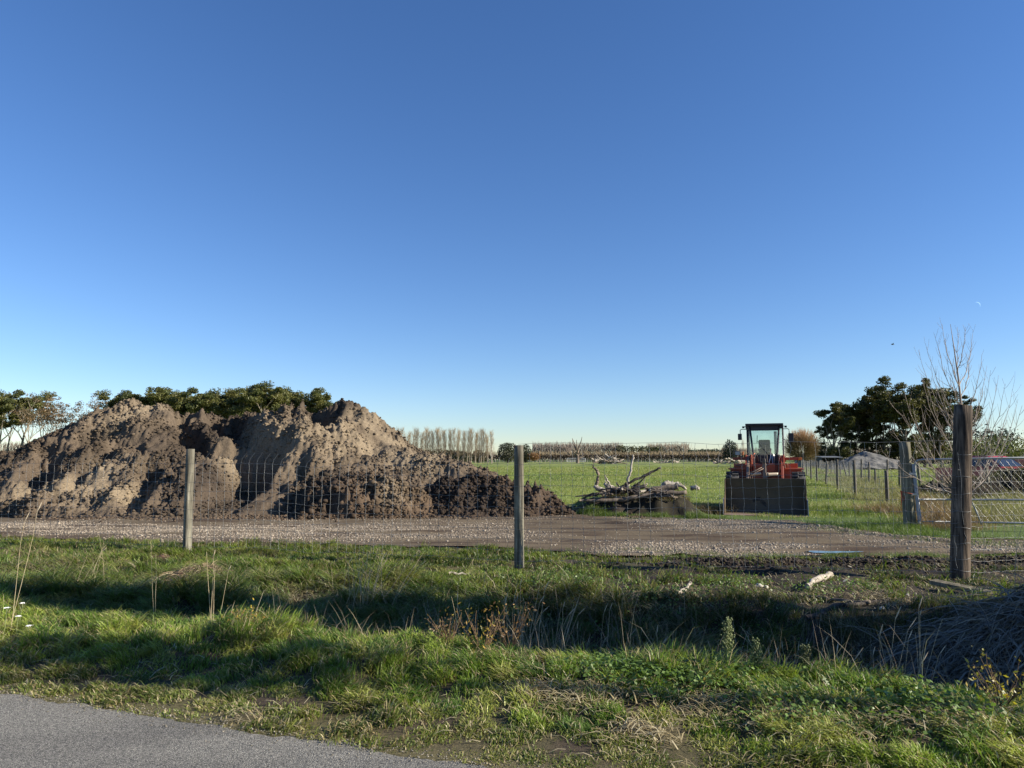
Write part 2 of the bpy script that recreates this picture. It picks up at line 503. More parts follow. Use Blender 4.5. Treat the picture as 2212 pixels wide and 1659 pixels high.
# asphalt
def road_mat():
    m, nt, bs = mat_nodes('asphalt')
    v = objvec(nt)
    vo = N(nt, 'ShaderNodeTexVoronoi', Scale=150.0); nt.links.new(v, vo.inputs['Vector'])
    vd = N(nt, 'ShaderNodeTexVoronoi', Scale=150.0, feature='DISTANCE_TO_EDGE'); nt.links.new(v, vd.inputs['Vector'])
    stone = ramp(nt, vo.outputs['Color'], [(0.15, (0.17, 0.166, 0.150)), (0.5, (0.34, 0.33, 0.295)), (0.9, (0.52, 0.495, 0.43))])
    gap = ramp(nt, vd.outputs['Distance'], [(0.02, (0, 0, 0)), (0.16, (1, 1, 1))])
    big = noise(nt, 0.9, 6, 0.7, objvec(nt, (0.5, 1, 1)), 0.6)
    c = mixrgb(nt, gap, (0.025, 0.026, 0.03), stone)
    c = mixrgb(nt, ramp(nt, big, [(0.4, (0, 0, 0)), (0.7, (1, 1, 1))]), c, mixrgb(nt, 1.0, c, (0.62, 0.62, 0.64), 'MULTIPLY'))
    nt.links.new(c, bs.inputs['Base Color'])
    bs.inputs['Roughness'].default_value = 0.9; bs.inputs['Specular IOR Level'].default_value = 0.15
    bump(nt, bs, vd.outputs['Distance'], 0.9, 0.012)
    return m
def road():
    ts = np.concatenate([np.linspace(-60, -8, 20), np.arange(-7.9, 4, 0.05), np.linspace(4.2, 60, 20)])
    ss = np.concatenate([[-6.5, -5, -3.5, -2], np.linspace(-1.8, -0.0, 19)])
    T, S = np.meshgrid(ts, ss)
    edge = 0.06 * fbm(T * 1.7, T * 0, 5, 88, .6) + 0.035 * perlin(T * 8, T * 0, 89)
    S2 = S + np.where(S > -0.01, edge, 0) * 1.0
    X = E1[0] + EV[0] * T + NV[0] * S2; Y = E1[1] + EV[1] * T + NV[1] * S2
    Z = np.where(S > -0.01, 0.0, 0.014) + 0.0 * X
    V = np.stack([X, Y, Z], -1).reshape(-1, 3); n = len(ts)
    i, j = np.meshgrid(np.arange(n - 1), np.arange(len(ss) - 1)); a = (j * n + i).ravel()
    return mesh_np('road', V, [np.stack([a, a + 1, a + n + 1, a + n], -1)], road_mat(), None, None, True)
tag(road(), kind='structure')

# gravel and mud track between fence and heap
M_TRACK = colmat('track_mud', 0.95, 30.0, 0.3, 0.5, 0.015, 0.06)
def gravel_den(x, y):
    u = (y - lo_edge(x)) / (up_edge(x) - lo_edge(x))
    n = fbm(x * 0.5, y * 1.4, 4, 91) ; n2 = fbm(x * 0.22, u * 3.1, 3, 95)
    left = np.exp(-((u - 0.42) / 0.28) ** 2) * (1 - sstep(-1.5, 2.5, x)) * 1.0
    mid = np.exp(-((u - 0.10) / 0.18) ** 2) * sstep(0.5, 2.0, x) * (1 - sstep(4.5, 6.0, x)) * 0.9
    right = sstep(2.0, 5.0, x) * np.exp(-((u - 0.80 + 0.08 * n2) / 0.15) ** 2) * 1.6
    fr = sstep(5.5, 8.5, x) * 0.8 * np.exp(-((u - 0.35) / 0.4) ** 2)
    return np.clip((np.maximum.reduce([left, mid, right, fr])) * (0.9 + 1.1 * n) + 0.22 * n2 - 0.08, 0, 1)
def track_col(x, y):
    c = lerp(C_MUD, (0.070, 0.051, 0.037), sstep(-0.2, 0.5, fbm(x * 0.45, y * 2.2, 4, 97)))
    return lerp(c, (0.20, 0.165, 0.12), 0.75 * gravel_den(x, y))
def track_z(x, y):
    u = (y - lo_edge(x)) / (up_edge(x) - lo_edge(x))
    rut = -0.03 * np.exp(-((u - 0.28) / 0.08) ** 2) - 0.03 * np.exp(-((u - 0.62) / 0.08) ** 2) + 0.02 * np.exp(-((u - 0.8) / 0.06) ** 2)
    pud = G(1795, 1196)
    return 0.035 * fbm(x * 0.5, y * 1.6, 4, 99) * 0.8 + rut + 0.03 - 0.05 * np.exp(-((x - pud[0]) / 0.55) ** 2 - ((y - pud[1]) / 0.22) ** 2)
tk_lo = lambda x: lo_edge(x) + 0.25 * fbm(x * 0.9, 0 * x, 4, 101)
tk_up = lambda x: up_edge(x) + 0.35 * fbm(x * 0.8, 0 * x, 4, 103) + 0.25 + 3.5 * (1 - sstep(2.0, 3.5, x))
trk = sheet('gravel_track', axis_steps(-14, 17, 0.075, 1.15, 60, -60), np.arange(8.5, 23.5, 0.06),
            lambda x, y: np.maximum(track_z(x, y), hgt(x, y) + 0.006), track_col, lambda x, y: (y > tk_lo(x)) & (y < tk_up(x)) & (hgt(x, y) < .09), M_TRACK)
tag(trk, kind='structure')

# pasture
M_FIELD = colmat('pasture_soil', 0.95, 3.0, 0.25, 0.5, 0.05, 0.1)
def field_col(x, y):
    n = fbm(x * 0.05, y * 0.02, 4, 110); n2 = fbm(x * 0.6, y * 0.25, 3, 111)
    c = lerp((0.19, 0.225, 0.055), (0.15, 0.195, 0.042), sstep(-0.5, 0.5, n + 0.5 * n2))
    c = lerp(c, (0.20, 0.22, 0.08), sstep(60, 300, y) * 0.6)
    # worn yellow grass near the yard
    return lerp(c, (0.21, 0.19, 0.085), (1 - sstep(23, 29, y + 2.5 * fbm(x * 0.3, y * 0.3, 3, 113))) * 0.55)
fld = sheet('field', axis_steps(-40, 60, 1.2, 1.1, 420, -420), axis_steps(21.5, 70, 0.6, 1.07, 432),
            lambda x, y: hgt(x, y) + 0.015 + 0.05 * fbm(x * 0.15, y * 0.15, 2, 115) * sstep(22, 30, y), field_col,
            lambda x, y: y > 21.9 + 0.8 * fbm(x * 0.6, 0 * x, 3, 117), M_FIELD)
tag(fld, kind='structure')
# ------------------------------------------------------------------ soil heaps
def soilmat(name):
    m = colmat(name, 0.95, 22.0, 0.38, 0.9, 0.03, 0.12)
    return m
M_HEAP = soilmat('heap_soil'); M_CLOD = colmat('clod_soil', 0.95, 40.0, 0.3, 0.6, 0.01, 0.12)

def cones(lst, X, Y, sharp=5.0):
    """smooth maximum of cones given as (u, v, depth, slope[, stretch])"""
    H = np.full(X.shape, -9.0)
    acc = np.zeros(X.shape)
    wx = X + 0.40 * fbm(X * 0.55, Y * 0.55, 3, 201); wy = Y + 0.40 * fbm(X * 0.55, Y * 0.55, 3, 205)
    for c in lst:
        u, v, d, sl = c[:4]; st = c[4] if len(c) > 4 else 1.0; flat = c[5] if len(c) > 5 else 0.25
        p = W(u, v, d)
        r = np.hypot((wx - p[0]) / st, wy - p[1])
        h = p[2] + flat * sl * 0.5 - sl * (np.sqrt(r * r + flat * flat))
        acc += np.exp(np.clip(sharp * h, -60, 60))
    return np.log(acc + 1e-12) / sharp

def rough_soil(X, Y, seed, amp=1.0):
    f1, id1 = worley(X * 2.1 + 0.3 * perlin(X * 2, Y * 2, seed), Y * 2.1, seed)
    f2, id2 = worley(X * 5.2, Y * 5.2, seed + 1)
    f3, id3 = worley(X * 10.5, Y * 10.5, seed + 3)
    f0, id0 = worley(X * 1.1 + 0.4 * perlin(X * 1.3, Y * 1.3, seed + 40), Y * 1.1, seed + 41)
    bil = 0.5 - np.abs(fbm(X * 2.6, Y * 2.6, 4, seed + 50, .6))
    z = 0.13 * (0.5 - f0) * (0.2 + id0) + 0.15 * (0.55 - f1) * (0.2 + id1) + 0.19 * (0.5 - f2) * (0.15 + 1.3 * id2 ** 2) + 0.10 * (0.5 - f3) * (0.2 + id3) + 0.16 * bil
    patch = np.clip(0.85 + 0.7 * fbm(X * 0.5, Y * 0.5, 2, seed + 8), 0.35, 1.5)
    return amp * 1.12 * patch * (z + 0.15 * fbm(X * 1.2, Y * 1.2, 3, seed + 5) + 0.045 * fbm(X * 8, Y * 8, 3, seed + 6, .65))

def blobs(lst, X, Y, Z):
    m = np.zeros(X.shape)
    for u, v, d, r in lst:
        p = W(u, v, d)
        m = np.maximum(m, np.exp(-(((X - p[0]) / r) ** 2 + ((Y - p[1]) / (r * 1.3)) ** 2 + ((Z - p[2]) / r) ** 2)))
    return m

def heap(name, x0, x1, y0, y1, lst, label, pale, dark, smooth, seed, step=0.04, base=C_SOIL, cut=None, nclod=9000, sharp=9.0):
    xs, ys = np.arange(x0, x1, step), np.arange(y0, y1, step)
    X, Y = np.meshgrid(xs, ys)
    Z0 = cones(lst, X, Y, sharp)
    sm = blobs(smooth, X, Y, Z0) if smooth else np.zeros(X.shape)
    R = rough_soil(X, Y, seed, 1.0)
    gul = np.abs(fbm(X * 0.9, Y * 0.35, 3, seed + 20))
    edge = sstep(-0.05, 0.5, Z0)
    Z = Z0 + R * (1 - 0.72 * sm) * (0.35 + 0.65 * edge) - 0.05 * (1 - sstep(0.0, 0.12, gul)) * edge * (1 - sm)
    if cut is not None: Z = cut(X, Y, Z)
    Z = np.maximum(Z, -0.12)
    pl = np.clip(blobs(pale, X, Y, Z) * (1.0 + 0.8 * fbm(X * 1.2, Y * 1.2, 3, seed + 30)), 0, 1) if pale else np.zeros(X.shape)
    dk = np.clip(blobs(dark, X, Y, Z) * (1.0 + 0.6 * fbm(X * 1.2, Y * 1.2, 3, seed + 31)), 0, 1) if dark else np.zeros(X.shape)
    n = fbm(X * 0.8, Y * 0.8, 4, seed + 33)
    C = lerp(base * 1.12, base * 0.72, sstep(-0.4, 0.5, n))
    C = lerp(C, (0.205, 0.162, 0.110), pl * 0.95)
    C = lerp(C, C_DARK * 1.2, dk * 0.8)
    keep = Z > -0.08
    V = np.stack([X, Y, Z], -1).reshape(-1, 3)
    nx = len(xs)
    i, j = np.meshgrid(np.arange(nx - 1), np.arange(len(ys) - 1)); a = (j * nx + i).ravel()
    Q = np.stack([a, a + 1, a + nx + 1, a + nx], -1)
    Q = Q[keep.ravel()[Q].any(1)]
    used = np.unique(Q); mp = np.full(len(V), -1); mp[used] = np.arange(len(used))
    o = mesh_np(name, V[used], [mp[Q]], M_HEAP, None, C.reshape(-1, 3)[used], smooth=True)
    tag(o, label, 'soil heap', 'heaps of dug earth in the yard')
    # loose clods on its faces and round its foot, one mass
    r = np.random.default_rng(seed)
    ok = np.argwhere((Z > 0.0) & (Z0 > -0.35))
    w = np.ones(len(ok)); zz = Z0[ok[:, 0], ok[:, 1]]; w = np.where(zz < 0.25, 2.5, 1.0) * (1 - 0.85 * sm[ok[:, 0], ok[:, 1]])
    w *= np.clip(0.6 + 1.0 * n[ok[:, 0], ok[:, 1]], 0.05, 2)
    pick = ok[r.choice(len(ok), nclod, p=w / w.sum())]
    rr = 0.012 + 0.050 * r.random(nclod) ** 2.6 + 0.08 * (r.random(nclod) > 0.99) * r.random(nclod)
    P = np.stack([X[pick[:, 0], pick[:, 1]] + (r.random(nclod) - .5) * step, Y[pick[:, 0], pick[:, 1]], Z[pick[:, 0], pick[:, 1]] + rr * 0.1], -1)
    cc = C[pick[:, 0], pick[:, 1]] * (0.7 + 0.5 * r.random((nclod, 1)))
    Vc, Fc = rocks(P, rr, r, 0.8, 0.25)
    tag(mesh_np('clods', Vc, [Fc], M_CLOD, o, np.repeat(cc, 12, 0), smooth=False), kind='stuff')
    return o

MAIN = [  # u, v, depth, slope, stretch, flat top
    (268, 863, 25.2, .72, 1.1, .4), (330, 872, 25.0, .66, 1.2, .4), (385, 889, 25.6, .7, 1.2, .4), (440, 893, 26.0, .62, 1.3, .5), (480, 902, 26.0, .55, 1.6, .6), (520, 900, 26.0, .55, 1.6, .6), (555, 897, 25.6, .6, 1.2, .5),
    (560, 897, 24.6, .80, 1.0, .25), (618, 882, 24.5, .78, 1.15, .3), (655, 892, 24.3, .75, 1.1, .3), (540, 925, 23.9, .8, .8, .2),
    (705, 869, 25.9, .80, 1.0, .3), (745, 867, 25.9, .80, 1.0, .25), (775, 881, 25.8, .80, 1.0, .25), (720, 905, 24.6, .78, .9, .3),
    (640, 925, 23.3, .72, 1.1, .3), (690, 950, 22.8, .75, 1.2, .3), (600, 960, 22.3, .8, .9, .25), (850, 955, 24.2, .75, 1.0, .3),
    (195, 938, 24.4, .66, 1.1, .3), (125, 982, 23.6, .62, 1.1, .3), (55, 1012, 22.8, .6, 1.1, .3), (250, 955, 22.7, .72, .9, .25), (215, 962, 22.5, .7, .8, .2),
    (300, 985, 21.8, .65, 1.1, .4), (330, 990, 21.5, .7, 1.0, .3),
    (50, 1020, 21.4, .68, 1.1, .3), (150, 1000, 21.4, .72, 1.1, .25), (215, 1005, 21.2, .75, .8, .2), (110, 1040, 20.4, .75, .8, .2), (-60, 1032, 22.0, .6, 1.4, .4), (270, 1015, 21.1, .72, .9, .25), (190, 1075, 19.9, .7, .9, .2), (290, 1070, 19.9, .7, .9, .2), (250, 1092, 19.5, .7, 1.2, .2),
    (450, 992, 21.3, .72, 1.2, .25), (400, 1010, 20.9, .75, .9, .25), (500, 1005, 21.0, .72, 1.0, .3), (550, 1020, 21.2, .7, 1.0, .3), (420, 1060, 20.0, .75, .9, .2), (350, 1085, 19.6, .7, 1.0, .2),
    (640, 1000, 21.9, .62, 1.3, .4), (720, 1000, 22.0, .62, 1.3, .4), (820, 985, 22.9, .62, 1.2, .4), (600, 1040, 21.0, .6, 1.2, .4),
    (920, 978, 23.9, .62, 1.1, .3), (955, 984, 23.6, .66, 1.0, .2), (1000, 1003, 23.3, .6, 1.1, .25), (880, 985, 23.8, .7, 1.0, .25)]
_rg = np.random.default_rng(290)
for _k in range(30):      # smaller loads tipped along the front
    _v = _rg.uniform(1012, 1092); MAIN.append((_rg.uniform(-40, 640), _v, 22.6 - (_v - 1012) / 80 * 2.9 + _rg.normal(0, .15), _rg.uniform(.75, .95), _rg.uniform(.7, 1.0), .15))
RAV = [  # hollows and scarps: (u, v, depth) along the hollow, width, how deep
    ([(392, 878, 25.3), (398, 930, 24.2), (425, 965, 23.2), (470, 990, 22.4)], .42, .75),
    ([(470, 905, 25.6), (500, 940, 24.4), (520, 965, 23.4), (548, 985, 22.6)], .55, .70),
    ([(682, 872, 26.0), (698, 900, 25.2), (702, 932, 24.4), (690, 945, 24.0)], .42, .85),
    ([(118, 985, 22.6), (95, 1020, 21.4), (70, 1075, 20.2)], .40, .45),
    ([(235, 985, 22.4), (200, 1015, 21.4), (165, 1060, 20.4)], .30, .40),
    ([(335, 1020, 21.2), (300, 1065, 20.2), (285, 1110, 19.4)], .35, .50),
    ([(300, 975, 22.6), (230, 975, 22.9), (170, 985, 22.9)], .35, .40),
    ([(640, 1015, 21.6), (610, 1050, 20.9), (570, 1075, 20.3)], .35, .35),
    ([(500, 968, 23.2), (560, 985, 22.4)], .30, .45),
    ([(770, 1000, 22.4), (720, 1015, 21.9), (690, 1035, 21.4)], .30, .35)]
def seg_dist(X, Y, P):
    best = np.full(X.shape, 99.0)
    for a, b in zip(P[:-1], P[1:]):
        d = b - a; L2 = d @ d
        t = np.clip(((X - a[0]) * d[0] + (Y - a[1]) * d[1]) / L2, 0, 1)
        best = np.minimum(best, np.hypot(X - a[0] - t * d[0], Y - a[1] - t * d[1]))
    return best
def carve(X, Y, Z):
    for pts, w, dep in RAV:
        P = [W(*p)[:2] for p in pts]
        dd = seg_dist(X + .25 * fbm(X * 1.5, Y * 1.5, 3, 281), Y + .2 * fbm(X * 1.5, Y * 1.5, 3, 285), P)
        Z = Z - dep * np.exp(-(dd / w) ** 2.5) * sstep(0, .5, Z) + .18 * dep * np.exp(-((dd - w * 1.5) / (w * .5)) ** 2) * sstep(0, .5, Z)
    # wheel ruts of the loader at the foot, between the front dumps
    p, q = G(455, 1120), G(560, 1101)
    d = (q - p)[:2]; L = np.linalg.norm(d); d /= L
    a = (X - p[0]) * d[0] + (Y - p[1]) * d[1]; b = -(X - p[0]) * d[1] + (Y - p[1]) * d[0]
    m = sstep(-0.8, 0.0, a) * (1 - sstep(L, L + 1.2, a)) * np.exp(-(b / 0.75) ** 4)
    flat = 0.02 + 0.10 * np.clip(a, 0, 4) / 2 - 0.05 * np.exp(-((np.abs(b) - 0.42) / 0.14) ** 2) + 0.02 * np.sin(a * 22) * np.exp(-((np.abs(b) - 0.42) / 0.14) ** 2)
    return Z * (1 - 0.85 * m) + flat * 0.85 * m
big = heap('soil_heap', -19.5, 5.2, 18.4, 32.5, MAIN, 'largest long heap of grey brown earth with several peaks, behind the fence', 
     pale=[(560, 930, 23.6, 1.1), (640, 940, 23.2, 1.2), (520, 985, 22.3, .8), (700, 945, 22.9, 1.0), (770, 920, 24.8, 1.6), (810, 940, 24.6, 1.5), (600, 980, 22.2, .9), (215, 1020, 20.9, .8), (140, 1050, 20.3, .7), (70, 1060, 20.3, .8), (290, 880, 24.6, 1.2), (530, 1010, 21.4, .5), (875, 985, 23.4, .7), (940, 1000, 23.3, .8), (200, 1065, 19.9, .6), (270, 1065, 19.9, .6)],
     dark=[(700, 875, 25.5, .9), (755, 872, 25.7, .7), (725, 880, 25.5, .6), (470, 935, 24.6, 1.2), (440, 1040, 20.3, 1.0), (520, 1040, 20.6, 1.0), (110, 1010, 21.2, .8)],
     smooth=[(800, 925, 24.9, 1.3), (640, 960, 22.9, .5), (330, 965, 22.8, .7), (550, 1095, 19.9, 1.0), (840, 950, 24.3, .9)],
     seed=300, base=np.array((0.092, 0.070, 0.050)), cut=carve, nclod=60000)
heap('soil_heap', -5.5, -0.2, 18.3, 23, [(790, 1018, 20.3, .72, 1.1, .3), (720, 1030, 20.2, .7, 1.1, .3), (850, 1040, 20.0, .72, 1.0, .3), (900, 1070, 19.7, .7, 1.0, .3), (670, 1070, 19.8, .7, 1.0, .25), (760, 1085, 19.4, .68, 1.2, .3), (840, 1095, 19.3, .68, 1.2, .3), (930, 1100, 19.4, .65, .9, .2)],
     'low lumpy brown soil mound before the big heap, left of the middle fence post', pale=[(850, 1060, 19.7, .6)], dark=[(680, 1050, 20, 1.2), (720, 1090, 19.4, .8)], smooth=None, seed=340, base=np.array((0.082, 0.057, 0.038)), nclod=16000)
heap('soil_heap', -2.4, 3.6, 18.6, 23.5, [(960, 1030, 21.0, .7, 1.1, .3), (1040, 1022, 20.9, .72, 1.2, .3), (1090, 1034, 20.7, .72, 1.0, .3), (1125, 1052, 20.6, .7, 1.0, .25), (1000, 1060, 20.2, .7, 1.1, .3), (1080, 1070, 20.0, .68, 1.1, .3), (1150, 1075, 20.3, .62, 1.0, .2), (1180, 1095, 20.0, .55, 1.1, .2), (1215, 1106, 19.9, .5, .9, .15)],
     'dark crumbly soil mound tapering to the right behind the middle fence post', pale=None, dark=[(960, 1060, 20.4, 1.3), (1010, 1085, 19.9, .9)], smooth=None, seed=380, base=np.array((0.060, 0.043, 0.031)), nclod=16000)

# overgrown earth bank beyond the gate, soil colour darkened to stand for its shade
heap('earth_bank', 9.5, 26, 22.0, 33, [(2040, 1032, 28, .55, 1.2, .4), (2100, 1032, 27.5, .6, 1.2, .4), (2160, 1026, 27.5, .6, 1.2, .4), (2215, 1010, 27.5, .6, 1.3, .4), (2300, 995, 28, .5, 1.5, .5), (2400, 995, 28, .5, 1.5, .5)],
     'dark earth bank with weeds on top, beyond the gate in front of the red pickup', None, None, None, 420, step=0.08, base=np.array((0.026, 0.021, 0.016)), nclod=2500)['group'] = 'earth banks beyond the gate'
# grey gravel heap far right
def gravel_heap():
    c = W(1872, 975, 110.0); xs, ys = np.arange(c[0] - 9, c[0] + 10, 0.16), np.arange(104, 117, 0.16)
    X, Y = np.meshgrid(xs, ys)
    Z = cones([(1872, 973, 110, .55, 1.1, .6), (1850, 984, 108, .5, 1.1, .5), (1895, 985, 109, .45, 1.2, .5), (1910, 990, 108.5, .4, 1.3, .4)], X, Y, 4)
    Z = np.maximum(Z + 0.25 * rough_soil(X * .5, Y * .5, 460, 1.0) * 2, -0.1)
    C = lerp((0.17, 0.165, 0.155), (0.10, 0.10, 0.095), sstep(-.4, .4, fbm(X, Y, 4, 470)))
    V = np.stack([X, Y, Z], -1).reshape(-1, 3); n = len(xs)
    i, j = np.meshgrid(np.arange(n - 1), np.arange(len(ys) - 1)); a = (j * n + i).ravel(); Q = np.stack([a, a + 1, a + n + 1, a + n], -1)
    Q = Q[(Z.ravel() > -0.09)[Q].any(1)]
    tag(mesh_np('gravel_heap', V, [Q], M_HEAP, None, C.reshape(-1, 3), True), 'pointed grey gravel heap under the dark gum trees', 'gravel heap')
gravel_heap()

# ------------------------------------------------------------------ gravel stones and clods lying on the track
M_STONE = colmat('stone', 0.8, 30.0, 0.2, 0.3, 0.005, 0.4)
def track_stones():
    n = 190000
    x = RNG.uniform(-12.5, 14, n); y = RNG.uniform(9.5, 19.8, n)
    ok = (y > tk_lo(x)) & (y < up_edge(x) + 0.3) & (np.abs(x) < y * 0.76 + 0.4)
    x, y = x[ok], y[ok]
    g = gravel_den(x, y) ** 1.3
    pc = G(1795, 1196); ok = (RNG.random(len(x)) < g * 1.15 + 0.012) & (((x - pc[0]) / .6) ** 2 + ((y - pc[1]) / .2) ** 2 > 1)
    x, y = x[ok], y[ok]
    r = 0.006 + 0.013 * RNG.random(len(x)) ** 2 + 0.016 * (RNG.random(len(x)) > 0.988)
    z = np.maximum(track_z(x, y), hgt(x, y) + .006) + r * 0.25
    V, Fc = rocks(np.stack([x, y, z], -1), r, RNG, 0.65, 0.14)
    c = lerp((0.36, 0.305, 0.235), (0.15, 0.12, 0.09), RNG.random(len(x)) ** np.where(x > 2, 1.5, .8)) * (0.8 + 0.4 * RNG.random((len(x), 1)))
    tag(mesh_np('gravel', V, [Fc], M_STONE, None, np.repeat(c, 12, 0), True), 'pale loose gravel in streaks along the muddy track', 'gravel', kind='stuff')
track_stones()
def soil_clods():
    n = 60000
    x = RNG.uniform(0, 9.5, n); y = RNG.uniform(8, 12.5, n)
    ok = RNG.random(n) < soil_mask(x, y) ** 1.5 * 0.8
    x, y = x[ok], y[ok]
    r = 0.008 + 0.03 * RNG.random(len(x)) ** 3
    V, Fc = rocks(np.stack([x, y, hgt(x, y) + r * .2], -1), r, RNG, 0.8, 0.25)
    c = C_DARK * (0.8 + 1.0 * RNG.random((len(x), 1)))
    tag(mesh_np('soil_crumbs', V, [Fc], M_CLOD, None, np.repeat(c, 12, 0), True), 'dark crumbs of freshly dug soil around the thick fence post', 'soil', kind='stuff')
    # same on the mud between heaps and track
    n = 9000
    x = RNG.uniform(-12, 3.5, n); y = up_edge(x) + RNG.normal(0.1, 0.5, n)
    r = 0.01 + 0.035 * RNG.random(n) ** 4
    V, Fc = rocks(np.stack([x, y, np.maximum(track_z(x, y), 0) + r * .3], -1), r, RNG, 0.8, 0.25)
    c = np.array((0.085, 0.062, 0.044)) * (0.7 + 0.7 * RNG.random((n, 1)))
    tag(mesh_np('mud_clods', V, [Fc], M_CLOD, None, np.repeat(c, 12, 0), True), 'scattered mud clods along the foot of the soil heaps', 'soil', kind='stuff')
soil_clods()
# puddle
def puddle():
    c = G(1795, 1196); n = 48
    a = np.linspace(0, 2 * np.pi, n, endpoint=False)
    r = 1 + 0.25 * np.sin(3 * a + 1) + 0.12 * np.sin(7 * a)
    z = float(np.maximum(track_z(np.array(c[0]), np.array(c[1])), hgt(c[0], c[1]) + .006)) + 0.020
    bm = bmesh.new()
    bm.faces.new([bm.verts.new((c[0] + 0.42 * r[i] * math.cos(a[i]), c[1] + 0.13 * r[i] * math.sin(a[i]), z)) for i in range(n)])
    m, nt, bs = mat_nodes('puddle_water')
    bs.inputs['Base Color'].default_value = (0.05, 0.045, 0.035, 1); bs.inputs['Roughness'].default_value = 0.03
    tag(bm_obj('puddle', bm, m), kind='structure')
puddle()
# ------------------------------------------------------------------ trees
M_BARK = plain('gum_bark', (0.16, 0.13, 0.10), (0.42, 0.36, 0.28), 0.8, 0.9, bmp=0.0, vscale=(1, 1, .25))
M_BARK_DARK = plain('dark_bark', (0.05, 0.04, 0.032), (0.11, 0.085, 0.065), 1.0, 0.9, bmp=0.0, vscale=(1, 1, .25))
M_BARK_MID = plain('mid_bark', (0.09, 0.07, 0.055), (0.20, 0.165, 0.13), 1.0, 0.9, bmp=0.0, vscale=(1, 1, .25))
M_BARK_PALE = plain('pale_bark', (0.22, 0.175, 0.14), (0.36, 0.30, 0.245), 6, 0.8, bmp=0.2, vscale=(1, 1, .3))
M_LEAF = leafmat('leaves', 0.25, 0.5)
M_TWIG = leafmat('twigs', 0.0, 0.8)

def unit(v): return v / (np.linalg.norm(v) + 1e-9)
def limb(r, p, d, L, r0, r1, n=5, up=0.15, wig=0.12):
    """one wandering, tapering limb; returns its points, radii, end direction"""
    P = [np.array(p, float)]; d = unit(np.array(d, float))
    for i in range(n - 1):
        d = unit(d + np.array([0, 0, up]) + wig * r.standard_normal(3))
        P.append(P[-1] + d * L / (n - 1))
    return np.array(P), np.linspace(r0, r1, n), d

def gum(seed, H=17.0, dense=1.0, fork=0.35, spread=0.55, nlimb=4, low=False, cl=(0.055, 0.065, 0.024), thin=False, cs=1.0):
    r = np.random.default_rng(seed)
    polys, tips = [], []
    R0 = 0.30 if not thin else 0.2
    P, R, d = limb(r, (0, 0, -0.3), (0.08 * r.standard_normal(), 0.08 * r.standard_normal(), 1), H * fork, R0, R0 * .72, 6, .1, .05)
    polys.append((P, R))
    for k in range(nlimb):
        a = 2 * np.pi * (k + 0.6 * r.random()) / nlimb
        dd = np.array([np.cos(a) * spread, np.sin(a) * spread, 1.0])
        P1, R1, d1 = limb(r, P[-1 if k else -2], dd, H * (.30 + .1 * r.random()), R0 * .5, R0 * .25, 6, .12, .12)
        polys.append((P1, R1))
        for j in range(3 + (r.random() < .5)):
            st = P1[2 + r.integers(0, 4)]
            dd2 = unit(d1 + 0.75 * r.standard_normal(3) * np.array([1, 1, .35]))
            P2, R2, d2 = limb(r, st, dd2, H * (.16 + .13 * r.random()), R0 * .2, R0 * .09, 5, .16, .16)
            polys.append((P2, R2)); tips.append((P2[-1], 1.0)); 
            for q in range(4):
                dd3 = unit(d2 + 0.8 * r.standard_normal(3) * np.array([1, 1, .4]))
                P3, R3, d3 = limb(r, P2[2 + r.integers(0, 3)], dd3, H * (.06 + .08 * r.random()), R0 * .09, 0.02, 4, .2, .2)
                polys.append((P3, R3)); tips.append((P3[-1], .8))
    if low:
        for k in range(11):
            a = r.random() * 6.28
            P2, R2, d2 = limb(r, P[2 + r.integers(0, 4)], (np.cos(a), np.sin(a), .25), H * (.15 + .12 * r.random()), R0 * .22, .05, 5, .03, .15)
            polys.append((P2, R2)); tips.append((P2[-1], 1.1)); tips.append((P2[-2], .8))
    C, S, K = [], [], []
    for t, k in tips:
        if r.random() > 0.25 + 0.75 * dense: continue
        rr = H * (.052 + .045 * r.random()) * k * cs
        n = int(210 * cs ** 2 * dense * (0.6 + 0.8 * r.random()))
        q = r.standard_normal((n, 3)); q /= np.linalg.norm(q, axis=1, keepdims=True)
        q *= (r.random((n, 1)) ** .45) * rr * np.array([1.1, 1.1, .78])
        q[:, 2] = np.where(q[:, 2] < -.25 * rr, q[:, 2] * .6, q[:, 2])
        C.append(t + q); S.append(np.full(n, .17) + .12 * r.random(n))
        tone = r.random()
        K.append(np.tile(lerp(cl, (cl[0] * 1.7, cl[1] * 1.35, cl[2] * 1.1), np.array(tone)), (n, 1)) * (0.65 + .7 * r.random((n, 1))))
    return polys, (np.concatenate(C), np.concatenate(S), np.concatenate(K), r)

def tree_mesh(seed, bark, name='gum_tree', label=None, cat='tree', group=None, **kw):
    polys, (C, S, K, r) = gum(seed, **kw)
    root = empty(name, label=label, cat=cat, group=group)
    V, Fs = tubes(polys, 6)
    mesh_np('trunk', V, Fs, bark, root, smooth=True)
    V, Fq = quads(C, S, r, 0.3, .9)
    mesh_np('crown', V, [Fq], M_LEAF, root, np.repeat(K, 4, 0))
    return root

def copy_tree(o, parent=None):
    c = o.copy(); COL.objects.link(c); c.parent = parent
    for ch in list(o.children): copy_tree(ch, c)
    return c

def place_all(protos, spots, labels=None):
    """protos: roots; spots: (proto index, u, v_top, depth, H of proto); first use moves the proto itself"""
    used = set(); out = []
    for k, (pi, u, v, d, H) in enumerate(spots):
        o = protos[pi] if pi not in used else copy_tree(protos[pi])
        used.add(pi)
        p = W(u, v, d); s = p[2] / H
        o.location = (p[0], d, 0); o.scale = (s, s, s); o.rotation_euler = (0, 0, (k * 2.399) % 6.283)
        if labels and labels[k]: o['label'] = labels[k]
        out.append(o)
    return out

